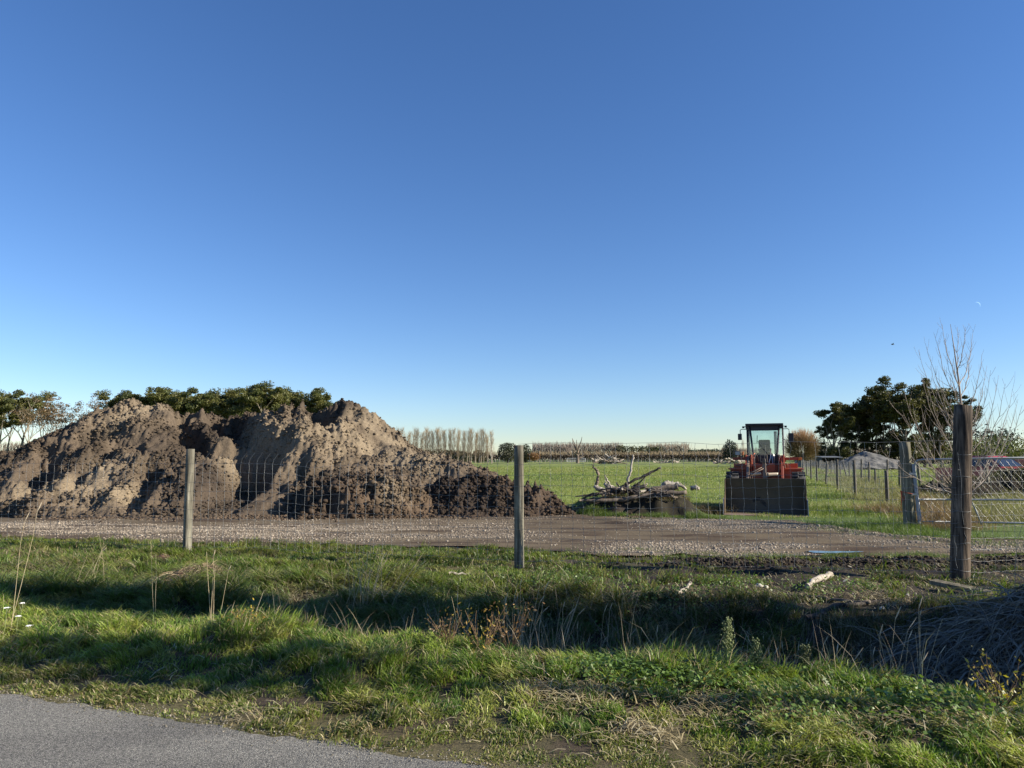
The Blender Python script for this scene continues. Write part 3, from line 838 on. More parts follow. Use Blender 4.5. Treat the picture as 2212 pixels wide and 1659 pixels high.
GL = 'tall gum tree with dense olive crown in the row showing above the soil heap'
GS = 'thin gum tree with sparse open crown and bare limbs, left of the soil heap'
dense = [tree_mesh(s, M_BARK, label=GL, group='gum trees behind the soil heap', H=17, dense=1.0, fork=f, spread=.62, nlimb=4, cl=(0.078, 0.094, 0.034)) for s, f in ((1, .42), (2, .46), (3, .40))]
sparse = [tree_mesh(s, M_BARK, label=GS, group='thin gum trees left of the soil heap', H=17, dense=.22, fork=f, spread=.38, nlimb=4, thin=True, cl=(0.12, 0.095, 0.055)) for s, f in ((11, .36), (12, .30), (13, .42))]
place_all(sparse, [(0, 95, 838, 150, 18.0), (1, 140, 856, 152, 18), (2, 175, 866, 148, 18), (0, 205, 862, 156, 18), (1, 235, 850, 150, 18), (2, 115, 852, 158, 18), (0, 70, 848, 146, 18), (1, 262, 850, 154, 18), (2, 20, 848, 156, 18)])
place_all(dense, [(0, 5, 846, 150, 17.6), (1, 48, 843, 154, 17.6), (2, -25, 850, 150, 17.6), (1, 300, 842, 152, 17.6), (0, 345, 840, 150, 17.6), (2, 390, 834, 153, 17.6), (1, 432, 838, 149, 17.6), (0, 470, 842, 154, 17.6), (2, 512, 836, 150, 17.6), (1, 545, 831, 152, 17.6),
                  (0, 588, 827, 149, 17.6), (2, 628, 831, 154, 17.6), (1, 658, 842, 150, 17.6), (0, 692, 856, 152, 17.6), (2, 410, 850, 158, 17.6), (1, 566, 850, 158, 17.6), (0, 325, 856, 158, 17.6), (2, 490, 858, 157, 17.6), (1, 275, 852, 156, 17.6), (0, 370, 846, 157, 17.6), (2, 450, 846, 152, 17.6), (1, 530, 842, 157, 17.6), (0, 608, 838, 156, 17.6), (2, 676, 852, 157, 17.6)])
GR = [tree_mesh(s, M_BARK_MID, label='x', group='dark gum trees beyond the grey gravel heap', H=17, dense=1.05, fork=f, spread=sp, nlimb=nl, low=lw, cs=.88, cl=(0.058, 0.066, 0.024)) for s, f, sp, nl, lw in ((21, .30, .75, 4, True), (22, .34, .55, 4, True), (23, .33, .62, 5, True))]
GRL = 'dark gum tree within the dense clump beyond the grey gravel heap'
place_all(GR, [(0, 1800, 867, 140, 17.0), (1, 1858, 837, 146, 17.6), (2, 1905, 819, 142, 17.6), (1, 1945, 813, 140, 17.6), (0, 1985, 817, 146, 17.6), (2, 2022, 827, 141, 17.6), (1, 2046, 847, 145, 17.6), (2, 1878, 853, 150, 17.6), (0, 1930, 843, 150, 17.6), (1, 1785, 896, 145, 17.6), (2, 2000, 861, 150, 17.6), (2, 1840, 859, 148, 17.6)],
          ['dark gum tree with low spreading limbs at the left end of the clump'] + [GRL] * 11)

# bare poplars and other winter trees
def poplar(seed, H=15.0, name='poplar_tree', nb=80, spread=.25, tip=(0.25, 0.175, 0.085), base=(0.12, 0.092, 0.066), fork=.12, rr=.022):
    r = np.random.default_rng(seed)
    trunk = [limb(r, (0, 0, -.2), (0, 0, 1), H * .97, .17, .04, 8, .2, .03)[:2]]
    br = []
    for k in range(nb):
        f = fork + (1 - fork) * .92 * r.random() ** .8
        a = r.random() * 6.28
        P, R, d = limb(r, (trunk[0][0][0] * (1 - f) + trunk[0][0][-1] * f), (np.cos(a) * spread * 3, np.sin(a) * spread * 3, .9), H * (.10 + .16 * (1 - f) + .06 * r.random()), rr * 1.3, rr * .5, 5, .3, .07)
        br.append((P, R))
        for q in range(4):
            P2, R2, _ = limb(r, P[1 + r.integers(0, 3)], d + .5 * r.standard_normal(3), H * .09, rr * .7, rr * .4, 3, .3, .1)
            br.append((P2, R2))
    root = empty(name)
    V, Fs = tubes(trunk, 5); mesh_np('trunk', V, Fs, M_BARK, root, smooth=True)
    V, Fs = tubes(br, 3)
    mesh_np('crown', V, Fs, M_TWIG, root, lerp(base, tip, np.clip(V[:, 2] / H, 0, 1)) * (0.8 + .4 * r.random((len(V), 1))))
    return root
pops = [tag(poplar(s), 'bare upright poplar with yellowish top twigs, in the row across the green field', 'tree', 'poplars across the field') for s in (31, 32, 33)]
spots = []
for k in range(44):
    u = 832 + k * 5.35 + 2 * math.sin(k * 3.7)
    spots.append((k % 3, u, 926 - 4 * math.sin(k * 1.3) - 5 * math.exp(-((u - 960) / 60) ** 2), 300 + 8 * math.sin(k * 2.1), 16.2 + 1.2 * math.sin(k * 5.1)))
place_all(pops, spots)
place_all([tag(poplar(35, 9.0, 'birch_tree', 40, .3, (.34, .30, .24), (.4, .37, .32), .15), 'pale spreading bare tree at the right end of the poplar row', 'tree')], [(0, 1062, 936, 285, 8.8)])
# trees behind the loader
place_all([tag(poplar(36, 12, 'bare_tree', 40, .14, (.24, .19, .14), (.14, .12, .1), .2), 'bare upright tree seen just left of the loader cab', 'tree', 'bare trees left of the loader cab')], [(0, 1605, 950, 260, 11.6), (0, 1592, 958, 262, 11.6), (0, 1616, 960, 258, 11.6)])

def ball_tree(name, seed, Rw, Rh, zc, n, size, cl, label, cat, u, d, trunk=True, group=None, twig=False, holes=.25):
    r = np.random.default_rng(seed)
    root = empty(name, label=label, cat=cat, group=group)
    q = r.standard_normal((n, 3)); q /= np.linalg.norm(q, axis=1, keepdims=True)
    lump = 1 + .16 * perlin(q[:, 0] * 2.3 + 5, q[:, 1] * 2.3 + q[:, 2] * 1.9, seed)
    q = q * (r.random((n, 1)) ** .33) * lump[:, None]
    keep = perlin(q[:, 0] * 3 + q[:, 2] * 2, q[:, 1] * 3 + 7, seed + 2) > -.9 + holes
    q = q[keep]
    C = q * np.array([Rw, Rw, Rh]) + np.array([0, 0, zc])
    C = C[C[:, 2] > .05]
    K = np.asarray(cl) * (.55 + .9 * r.random((len(C), 1)))
    V, Fq = quads(C, size * (.7 + .6 * r.random(len(C))), r, .3, .8)
    mesh_np('crown', V, [Fq], M_LEAF, root, np.repeat(K, 4, 0))
    if trunk:
        V, Fs = tubes([limb(r, (0, 0, -.2), (0, 0, 1), zc, Rw * .09, Rw * .05, 5)[:2]] + [limb(r, (0, 0, zc * .5), r.standard_normal(3) * np.array([1, 1, .3]) + (0, 0, .8), Rh, Rw * .05, .02, 4)[:2] for _ in range(6)], 5)
        mesh_np('trunk', V, Fs, M_BARK_DARK, root)
    p = W(u, 1000, d); root.location = (p[0], d, 0)
    return root
ball_tree('oak_tree', 41, 4.9, 4.6, 5.0, 2600, .42, (.062, .066, .040), 'round dark evergreen tree left of the middle fence post', 'tree', 1097, 330)
ball_tree('oak_tree', 42, 3.0, 4.4, 4.4, 1500, .42, (.055, .060, .034), 'dark evergreen tree half hidden right of the middle fence post', 'tree', 1135, 335)
ball_tree('rusty_bush', 43, 3.6, 2.0, 2.9, 1100, .35, (.20, .105, .04), 'rust brown autumn bush beyond the field, right of the middle post', 'bush', 1152, 335, False)
ball_tree('conifer_tree', 44, 3.6, 5.6, 5.0, 2200, .42, (.024, .036, .026), 'dark conifer beyond the field, left of the loader cab', 'tree', 1578, 330)
ball_tree('dark_bush', 45, 3.4, 3.0, 3.2, 1000, .4, (.08, .07, .045), 'brown rounded tree at the foot of the poplar row', 'bush', 1035, 320)
for i, (u, d, w, h, z) in enumerate(((870, 310, 10, 3.2, 3), (905, 312, 9, 3.0, 3), (945, 309, 9, 3.1, 3), (985, 311, 8, 2.8, 2.6))):
    ball_tree('shrub', 46 + i, w, h, z, 1500, .45, (.042, .05, .024), 'low dark evergreen shrub in the line under the poplars', 'bush', u, d, False, 'shrubs under the poplars')
ball_tree('shrub', 51, 9.5, 2.6, 1.5, 5200, .17, (.115, .125, .028), 'broad bright olive green shrub behind the red pickup', 'bush', 2140, 62, False).scale = (.42, .42, .9)
for i, (u, d, w, h) in enumerate(((2118, 150, 4.5, 5.5), (2150, 152, 4, 4.6), (2180, 148, 4, 5.0))):
    ball_tree('macrocarpa_tree', 52 + i, w, h, 3.2, 1500, .32, (.022, .03, .018), 'very dark conifer far behind the olive shrub on the right', 'tree', u, d, True, 'dark conifers far right')
ball_tree('macrocarpa_tree', 56, 2.6, 3.2, 3.0, 900, .3, (.03, .036, .022), 'small dark tree between the sheds and the gum clump', 'tree', 1785, 190, True)

# round willow-like bush made of fine upright twigs
def twig_ball():
    r = np.random.default_rng(61)
    root = empty('twiggy_bush', label='large round leafless bush of fine orange brown twigs, right of the loader', cat='bush')
    br = []
    Rr = 2.75
    for k in range(2600):
        q = unit(r.standard_normal(3)); q = unit(q * np.array([1, 1, 1.05]))
        st = np.array([0, 0, 3.35]) + q * Rr * (.15 + .55 * r.random() ** .6)
        P, R, _ = limb(r, st, q + (0, 0, .55), Rr * (.34 + .16 * r.random()), .022, .011, 4, .16, .1)
        br.append((P, R))
    V, Fs = tubes(br, 3)
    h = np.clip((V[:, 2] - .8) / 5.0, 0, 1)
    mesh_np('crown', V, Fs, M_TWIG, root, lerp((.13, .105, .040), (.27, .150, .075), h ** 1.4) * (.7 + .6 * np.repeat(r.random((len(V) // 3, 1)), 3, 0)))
    V, Fs = tubes([limb(r, (0, 0, -.2), (0, 0, 1), 1.6, .22, .2, 4)[:2]] + [limb(r, (0, 0, 1.0), r.standard_normal(3) * (1, 1, .3) + (0, 0, 1), 2.4, .07, .02, 5)[:2] for _ in range(14)], 6)
    mesh_np('trunk', V, Fs, M_BARK_DARK, root)
    p = W(1734, 1000, 108); root.location = (p[0], 108, 0)
twig_ball()

# bare sapling by the gate
def sapling():
    r = np.random.default_rng(70)
    d = 16.2
    base = W(2088, 1090, d); base[2] = 0.05
    root = empty('bare_sapling', loc=base, label='tall bare multi-stemmed sapling with pale branches behind the thick fence post', cat='tree')
    def at(u, v, q=0.0): return W(u, v, d + q) - base
    lead = np.array([at(2088, 1095), at(2086, 1040, .1), at(2084, 980), at(2080, 920), at(2076, 871), at(2070, 815), at(2062, 760), at(2053, 700)])
    polys = [(lead, np.array([.05, .046, .04, .032, .026, .019, .012, .004]))]
    vs = np.array([1095, 1040, 980, 920, 871, 815, 760, 700.])
    def lp(v): return np.array([np.interp(-v, -vs, lead[:, k]) for k in range(3)])
    tips = [(2017, 718), (1999, 742), (1984, 757), (2035, 700), (2068, 706), (2085, 706), (2102, 714), (2100, 745), (2121, 766), (2132, 790), (2157, 811), (2172, 829), (2187, 841), (2199, 862), (2208, 876), (1990, 814), (1954, 850), (1948, 885), (1966, 915), (1978, 957),
            (2010, 790), (2045, 760), (2030, 830), (2118, 840), (2145, 870), (1925, 925), (1905, 975), (1990, 880), (2165, 905), (2140, 800), (2005, 840), (1935, 1000)]
    for (u, v) in tips:
        off = abs(u - 2075)
        s = lp(min(1075, v + 85 + off * 1.25)); e = at(u, v, r.uniform(-1.3, 1.3)); ev = e - s
        n = 9; t = np.linspace(0, 1, n)[:, None]
        mid = s + np.array([ev[0] * .66, ev[1] * .66, ev[2] * .30])
        P = (1 - t) ** 2 * s + 2 * t * (1 - t) * mid + t ** 2 * e
        P[1:-1] += .014 * r.standard_normal((n - 2, 3))
        L = np.linalg.norm(ev); R0 = .006 + .0042 * L
        R = np.linspace(R0, .0026, n); polys.append((P, R))
        for i in range(1, n - 1):
            for q in range(2):
                dd = unit(P[i + 1] - P[i]); side = unit(np.cross(dd, r.standard_normal(3)))
                P2, R2, d2 = limb(r, P[i] + (P[i + 1] - P[i]) * r.random(), dd * .8 + side * (.45 + .3 * r.random()), L * (.12 + .14 * r.random()) * (1.1 - .6 * i / n), max(.0027, R[i] * .5), .0019, 6, .16, .05)
                polys.append((P2, R2))
    V, Fs = tubes(polys[:1], 7); mesh_np('trunk', V, Fs, M_BARK_PALE, root, smooth=True)
    V, Fs = tubes(polys[1:], 4); mesh_np('crown', V, Fs, M_BARK_PALE, root)
sapling()

# pollarded stump in the far paddock edge
def pollard():
    r = np.random.default_rng(75); d = 300
    p = W(1248, 1000, d)
    root = empty('pollarded_tree', loc=(p[0], d, 0), label='bare dead tree with stubby upright limbs at the far side of the field', cat='tree')
    polys = [limb(r, (0, 0, -.2), (.1, 0, 1), 5.5, .75, .55, 5)[:2]]
    for k in range(13):
        a = r.random() * 6.28; q = r.random()
        polys.append(limb(r, (0, 0, 1.5 + 4 * q), (np.cos(a) * (1.2 - .5 * q), np.sin(a), .35 + q), 3.2 + 3.5 * q, .34, .10, 5, .16, .2)[:2])
    V, Fs = tubes(polys, 5); mesh_np('trunk', V, Fs, plain('dead_bark', (.10, .075, .06), (.24, .19, .15), .5, .9, bmp=0), root)
pollard()

# hedges and far woods
def hedge_mesh(name, u0, u1, d, z0, z1, depth, n, size, cl, label, cat='hedge', kind=None, stems=0, vary=.1, seed=80, d1=None, group=None, twig=False):
    r = np.random.default_rng(seed)
    a, b = W(u0, 1000, d), W(u1, 1000, d1 or d)
    f = r.random(n); w = r.standard_normal(n) * depth * .3
    top = z1 * (1 + vary * fbm(f * 60, f * 0, 3, seed))
    g = r.random(n) ** .8
    C = np.stack([a[0] + (b[0] - a[0]) * f, d + ((d1 or d) - d) * f + w, z0 + (top - z0) * g], -1)
    K = np.asarray(cl) * (.55 + .9 * r.random((n, 1))) * (1 + .35 * fbm(f * 25, g * 2, 2, seed + 3))[:, None]
    root = empty(name, label=label, cat=cat, group=group)
    root.location = ((a[0] + b[0]) / 2, d, 0); C = C - np.array(root.location)
    if twig:
        P = [(np.array([c, c + np.array([.2 * r.standard_normal(), 0, 1.0]) * s]), np.array([size * .12, size * .05])) for c, s in zip(C, size * (1.5 + 2 * r.random(n)))]
        V, Fs = tubes(P, 3); Kc = np.repeat(K, 6, 0)
    else:
        V, Fq = quads(C, size * (.6 + .8 * r.random(n)), r, .1, .8); Fs = [Fq]; Kc = np.repeat(K, 4, 0)
    o = mesh_np('foliage', V, Fs, M_TWIG if twig else M_LEAF, root, Kc)
    if stems:
        P = []
        for k in range(stems):
            f = (k + r.random()) / stems
            x, y = (b[0] - a[0]) * (f - .5), ((d1 or d) - d) * f
            P.append(limb(r, (x, y - depth * .3, -.2), (.1 * r.standard_normal(), 0, 1), z0 + (z1 - z0) * .55, .16, .10, 4)[:2])
        V, Fs = tubes(P, 4); tag(mesh_np('stems', V, Fs, M_BARK, root), kind='stuff')
    if kind: root['kind'] = kind
    return root
hedge_mesh('clipped_hedge', 1050, 1640, 400, 1.4, 4.0, 3, 9000, .55, (.090, .066, .050), 'long dark brown clipped hedge along the far side of the green field', stems=260, vary=.03, seed=81)
hedge_mesh('clipped_hedge', 860, 1052, 330, .5, 4.1, 2, 5000, .40, (.175, .125, .075), 'lighter orange brown clipped hedge left of the middle post, across the field', stems=50, vary=.03, seed=82)
hedge_mesh('brush_hedge', 850, 1640, 425, 2.2, 4.9, 4, 5200, .7, (.20, .155, .095), 'straw brown band of bare twiggy growth behind the clipped hedge', vary=.05, seed=83, twig=True)
for (u0, u1, d, z, dep, n, s, cl, lab, sd_, tw) in (
        (1150, 1235, 640, 13.5, 14, 2200, 1.3, (.165, .135, .115), 'distant grey mauve bare wood right of the middle post', 84, True),
        (1225, 1345, 650, 13.5, 14, 2800, 1.3, (.17, .14, .11), 'distant grey brown bare wood behind the dead pollarded tree', 85, True),
        (1330, 1430, 640, 13.0, 12, 2400, 1.1, (.085, .085, .045), 'distant olive and brown wood behind the upright dead log', 86, False),
        (1400, 1490, 650, 13.2, 14, 2200, 1.3, (.175, .145, .11), 'distant pale bare wood left of the dark conifer block', 87, True),
        (1487, 1565, 600, 9.5, 10, 4200, .8, (.030, .050, .032), 'distant dark green conifer plantation block with a level top', 88, False),
        (1560, 1640, 560, 8.5, 8, 2000, .9, (.13, .105, .08), 'distant brown wood behind the loader cab', 89, True),
        (0, 330, 230, 6.0, 6, 5000, .5, (.15, .105, .075), 'brown bare undergrowth beyond the thin gum trees', 90, True),
        (1750, 2130, 230, 4.6, 6, 5200, .5, (.115, .085, .065), 'brown bare hedge beyond the dark gum clump', 91, True),
        (1960, 2215, 250, 5.0, 8, 2600, .8, (.05, .052, .03), 'low dark far wood at the right edge', 92, False)):
    hedge_mesh('distant_wood', u0, u1, d, .2, z, dep, n, s, cl, lab, 'wood', 'stuff', vary=.16, seed=sd_, twig=tw)
# trees off to the right of the view, whose shade lies along the ditch
def shade_tree(x, y, H, rw, seed, label, z0=.8, n=5200):
    r = np.random.default_rng(seed)
    root = empty('shelter_tree', (x, y, 0), label=label, cat='tree', group='shelter trees along the verge')
    V, Fs = tubes([limb(r, (0, 0, -.2), (0, 0, 1), H * .9, .14, .03, 6, .1, .04)[:2]], 6); mesh_np('trunk', V, Fs, M_BARK_DARK, root)
    q = r.standard_normal((n, 3)); q /= np.linalg.norm(q, axis=1, keepdims=True); q *= r.random((n, 1)) ** .4
    C = np.stack([q[:, 0] * rw, q[:, 1] * rw, z0 + (H - z0) * (.5 + .5 * q[:, 2])], -1)
    C += .12 * r.standard_normal(C.shape)
    V, Fq = quads(C, .11 + .07 * r.random(n), r, .2, .9)
    mesh_np('crown', V, [Fq], M_LEAF, root, np.repeat(np.array((.05, .065, .025)) * (.6 + .8 * r.random((n, 1))), 4, 0))
SHL = 'narrow dark evergreen on the verge, out past the reed heap'
shade_tree(9.4, 4.85, 5.0, 1.40, 95, SHL, .8, 2600)
shade_tree(11.6, 4.85, 7.4, 1.30, 96, SHL, .8, 3600)
shade_tree(14.4, 4.05, 11.6, .72, 97, SHL, 5.6, 3000)
shade_tree(11.0, 2.65, 7.4, .40, 98, 'slim bare trunked shelter tree with a small top on the verge past the reed heap', 5.8, 260)
# ------------------------------------------------------------------ fences
M_POST = woodmat('post_wood', (0.115, 0.105, 0.080), (0.33, 0.31, 0.24), 26)
M_STRAIN = woodmat('old_post_wood', (0.055, 0.043, 0.034), (0.27, 0.205, 0.15), 30, .45)
M_GPOST = woodmat('gate_post_wood', (0.12, 0.11, 0.08), (0.30, 0.28, 0.20), 18, .8)
M_GREYPOST = woodmat('grey_post_wood', (0.08, 0.072, 0.06), (0.24, 0.22, 0.18), 20)
M_WIRE = plain('galvanised_wire', (0.20, 0.205, 0.20), (0.32, 0.32, 0.31), 4, 0.5, 0.5, bmp=0)
M_WIREOLD = plain('dull_wire', (0.16, 0.16, 0.155), (0.30, 0.30, 0.29), 3, 0.6, 0.3, bmp=0)

def post(name, foot, head, r0, r1, mat, parent=None, seed=0, sides=18, rough=.03, knots=10):
    """round post whose side wanders a little, with checks (cracks) running down it"""
    r = np.random.default_rng(seed)
    foot, head = np.array(foot, float), np.array(head, float)
    L = np.linalg.norm(head - foot); ax = (head - foot) / L
    A = unit(np.cross(ax, (0, 1, .01))); B = np.cross(ax, A)
    n = knots + 2
    a = np.arange(sides) * 2 * np.pi / sides
    V = []
    ph = r.random(3) * 6
    for i in range(n):
        t = i / (n - 1)
        rr = (r0 + (r1 - r0) * t) * (1 + rough * np.sin(3 * a + ph[0]) + rough * .8 * np.sin(5 * a + ph[1] + t) + .012 * r.standard_normal(sides))
        if i == n - 1: rr = rr * .96
        c = ax * (t * L)
        V.append(c + A * (np.cos(a) * rr)[:, None] + B * (np.sin(a) * rr)[:, None])
    topc = V[-1].mean(0) + ax * .004
    V = np.concatenate(V + [topc[None]])
    i, k = np.meshgrid(np.arange(n - 1), np.arange(sides), indexing='ij')
    Q = np.stack([i * sides + k, i * sides + (k + 1) % sides, (i + 1) * sides + (k + 1) % sides, (i + 1) * sides + k], -1).reshape(-1, 4)
    kk = np.arange(sides)
    T = np.stack([(n - 1) * sides + kk, (n - 1) * sides + (kk + 1) % sides, np.full(sides, n * sides)], -1)
    return mesh_np(name, V, [Q, T], mat, parent, smooth=False, loc=foot)

def kink(P, amp, r):
    P = P.copy(); P[1:-1] += amp * r.standard_normal((len(P) - 2, 3)); return P

front = empty('netting_fence', (*FP[1], 0), label='wire netting fence on round wooden posts between the grass verge and the yard', cat='fence')
off = np.array([*FP[1], 0.0])
def fpost(i, u0, v0, u1, v1, r0, r1, mat, seed, label):
    d = FP[i][1]
    foot = np.array([*FP[i], -0.25]); foot[2] = hgt(*FP[i]) - .2
    head = W(u1, v1, d)
    slope = (head - np.array([*FP[i], 0])); foot[:2] -= slope[:2] * .1
    o = post('post', foot - off, head - off, r0, r1, mat, front, seed)
    o['label'] = label
    return head
H0 = fpost(0, 404, 1188, 411.5, 970, .073, .069, M_POST, 1, 'pale grey round post leaning slightly right')
H1 = fpost(1, 1122, 1222, 1121, 962, .073, .070, M_POST, 2, 'grey green round post with a chipped top and netting shadows')
H2 = fpost(2, 2074, 1250, 2080, 876, .118, .108, M_STRAIN, 3, 'thick tall dark weathered strainer post with cracked bark')
# chipped, rusty-brown splintered top of the middle post
bm = bmesh.new()
r_ = np.random.default_rng(4)
for k in range(9):
    a = math.pi * (.75 + .55 * r_.random()); q = .055 + .014 * r_.random()
    add_box(bm, (H1[0] - off[0] + q * math.cos(a), H1[1] - off[1] - abs(q * math.sin(a)) * .8, H1[2] - .012 - .02 * r_.random()), (.012, .008, .03 + .03 * r_.random()), 0, (.3, .5 * r_.standard_normal(), 0))
bm_obj('splinters', bm, plain('splintered_wood', (.14, .05, .03), (.25, .12, .07), 20, .9), front)

HTS = [0.10, 0.25, 0.41, 0.56, 0.72, 0.87, 1.03, 1.18, 1.34, 1.50]
def netting(A, B, name, seed, top=True, sag=.02, bent=False, ext=0.0, lift=0.0, r=.0019):
    rg = np.random.default_rng(seed)
    A, B = np.array([A[0], A[1], 0.0]), np.array([B[0], B[1], 0.0])
    L = np.linalg.norm(B - A); e = (B - A) / L
    nrm = np.array([-e[1], e[0], 0]) * -.085
    polys = []
    ns = int(L / .155)
    xs = np.linspace(0, L, ns + 1)
    def pt(x, z, wob=0.0):
        x = np.asarray(x, float); z = np.asarray(z, float) + np.zeros_like(x)
        g = hgt(A[0] + e[0] * x, A[1] + e[1] * x)
        bulge = .02 * np.sin(x * 1.7 + z * 2 + seed) + .012 * np.sin(x * 5.3 + seed * 2)
        p = A + nrm + e * x[..., None]
        p = p + np.stack([nrm[0] * bulge * 5, nrm[1] * bulge * 5, z + g * .5 - sag * np.sin(np.pi * x / L) * (z / 1.5) + lift * z + .004 * np.sin(x * 41 + z * 9)], -1)
        return p
    zz = list(HTS)
    for z in zz:
        x = np.linspace(0, L, ns * 4 + 1)
        polys.append((pt(x, z) , np.full(len(x), r)))
    if top:
        x = np.linspace(0, L, 24); polys.append((pt(x, 1.80), np.full(24, r * 1.1)))
    for x in xs[1:-1]:
        jx = rg.normal(0, .006, len(zz)); z = np.array(zz)
        P = pt(x + jx, z)
        P2 = np.repeat(P, 2, 0)[:-1].astype(float); P2[1::2] = (P[:-1] + P[1:]) / 2 + rg.normal(0, .004, (len(P) - 1, 3))
        polys.append((P2, np.full(len(P2), r)))
        if bent:
            b = .10 + .04 * rg.random()
            polys.append((np.stack([pt(x, 1.50), pt(x + .2 * b, 1.58), pt(x + b, 1.68)]), np.full(3, r)))
        elif top:
            k = rg.normal(0, .012)
            polys.append((np.stack([pt(x, 1.50), pt(x + k, 1.6), pt(x + rg.normal(0, .012), 1.70), pt(x + rg.normal(0, .006), 1.80)]), np.full(4, r)))
        # wrapped knots
        for z in zz:
            c = pt(x, z); polys.append((np.stack([c - (0, 0, .010), c, c + (0, 0, .010)]), np.array([r, r * 2.1, r])))
    V, Fs = tubes(polys, 4)
    return mesh_np(name, V - off, Fs, M_WIRE, front)
FL = FP[0] - fdir * 7.5
netting(FL, FP[0], 'netting', 1, top=False, bent=True, sag=.03)
netting(FP[0], FP[1], 'netting', 2, top=False, bent=True, sag=.05)
netting(FP[1], FP[2], 'netting', 3, top=True, sag=.02)
netting(FP[2], FP[2] + np.array([5.5, 0.9]), 'netting', 4, top=False, sag=.0, lift=-.06)
# wires wrapped round the strainer
polys = []
for z in (0.12, .27, .46, .66, .88, 1.1, 1.32, 1.62):
    a = np.linspace(2.6, 6.9, 16); rr = .121 - .006 * z
    cx = FP[2] + (H2[:2] - FP[2]) * (z / H2[2])
    polys.append((np.stack([cx[0] + rr * np.cos(a), cx[1] + rr * np.sin(a), z + .012 * np.sin(a * 2 + z * 9)], -1), np.full(16, .0022)))
cx = FP[2] + np.array([-.02, -.125])
for x, z0, z1 in ((.045, .7, 1.65), (-.075, .15, .55), (.06, .45, .62)):
    t = np.linspace(0, 1, 9); polys.append((np.stack([cx[0] + x + .012 * np.sin(t * 9 + x * 50), cx[1] + .012 + 0 * t, z0 + (z1 - z0) * t], -1), np.full(9, .002)))
V, Fs = tubes(polys, 4); mesh_np('tie_wire', V - off, Fs, M_WIRE, front)

# paddock fences running away on the right
def zz_px(x, y): return (3200 + x * .208) * 2212 / 4096, (1700 + y * .208) * 2212 / 4096
def line_fence(name, label, lst, mat, seed, wires=True, r0=.06):
    p0 = G(*zz_px(*lst[0][:2]))
    root = empty(name, p0, label=label, cat='fence')
    heads = []
    for k, (bx, by, tx, ty) in enumerate(lst):
        g = G(*zz_px(bx, by)); h = W(*zz_px(tx, ty), g[1])
        post('post', g - p0 - (0, 0, .15), h - p0, r0, r0 * .93, mat, root, seed + k, 10, .04, 4)
        heads.append((g - p0, h - p0))
    if wires:
        polys = []
        for (g0, h0), (g1, h1) in zip(heads[:-1], heads[1:]):
            n = 13
            for f in (.12, .24, .36, .48, .60, .72, .84, .96):
                a, b = g0 + (h0 - g0) * f, g1 + (h1 - g1) * f
                t = np.linspace(0, 1, n)[:, None]
                P = a + (b - a) * t + np.array([0, 0, -.03]) * np.sin(np.pi * t); P += .008 * RNG.standard_normal(P.shape)
                polys.append((P, np.full(n, .0028)))
            L = np.linalg.norm(g1 - g0); m = max(2, int(L / .3))
            for q in range(1, m):
                t = q / m; a, b = g0 + (g1 - g0) * t, h0 + (h1 - h0) * t
                polys.append((np.stack([a + (b - a) * f for f in (.1, .4, .7, .97)]) + .008 * RNG.standard_normal((4, 3)), np.full(4, .0024)))
        V, Fs = tubes(polys, 3); mesh_np('netting', V, Fs, M_WIREOLD, root)
    return root
line_fence('paddock_fence', 'netting fence on grey posts running away from the gate post along the green strip', [(1690, 1600, 1655, 872), (1068, 1420, 1035, 675), (722, 1262, 712, 660), (495, 1150, 515, 692), (330, 1090, 315, 690), (215, 1055, 208, 665), (130, 985, 127, 690), (62, 940, 62, 660), (20, 920, 22, 670)], M_GREYPOST, 100)
line_fence('boundary_fence', 'second line of uneven, partly leaning posts in the grass beyond the first paddock fence', [(1915, 1190, 1912, 700), (1448, 1150, 1446, 862), (1330, 1140, 1325, 715), (1182, 1100, 1182, 660), (950, 1035, 945, 712), (903, 1000, 825, 712), (778, 988, 770, 738), (677, 965, 676, 755), (602, 940, 606, 675), (535, 935, 537, 760), (405, 880, 432, 680), (345, 830, 362, 662), (262, 835, 265, 668), (175, 825, 188, 690)], M_GREYPOST, 140, True, .065)
line_fence('paddock_post', 'single leaning post standing behind the short post near the gate', [(1680, 1150, 1680, 662)], M_GREYPOST, 170, False, .06)['category'] = 'post'
# far field fence and little gate under the hedge
def far_fence(name, label, u0, u1, d, n, h, rails, mat):
    a, b = W(u0, 1000, d), W(u1, 1000, d)
    root = empty(name, (a[0], d, 0), label=label, cat='fence')
    polys = [(np.array([(x, 0, -.1), (x + .05 * math.sin(x * 7), 0, h * (.85 + .3 * (math.sin(x * 3.1) > .2)))]), np.full(2, .09)) for x in np.linspace(0, b[0] - a[0], n)]
    V, Fs = tubes(polys, 4); tag(mesh_np('posts', V, Fs, mat, root), kind='stuff')
    polys = [(np.array([(0, 0, h * f), (b[0] - a[0], 0, h * f)]), np.full(2, .02)) for f in rails]
    V, Fs = tubes(polys, 3); mesh_np('wires', V, Fs, M_WIREOLD, root)
far_fence('field_fence', 'low pale post and wire fence along the foot of the far hedge', 1052, 1620, 394, 64, 1.7, (.4, .7, .95), plain('pale_post', (.25, .23, .2), (.4, .38, .34), .3, .9, bmp=0))
far_fence('rail_fence', 'black rail fence below the thin gum trees at the left edge', -60, 80, 60, 9, 1.0, (.25, .4, .55, .7, .85), plain('black_rail', (.05, .05, .05), (.08, .08, .08), 1, .6, bmp=0))
g_ = W(1168, 1000, 392); gate2 = empty('field_gate', (W(1225, 1000, 390)[0], 390, 0), label='small white gate in the far field fence', cat='gate')
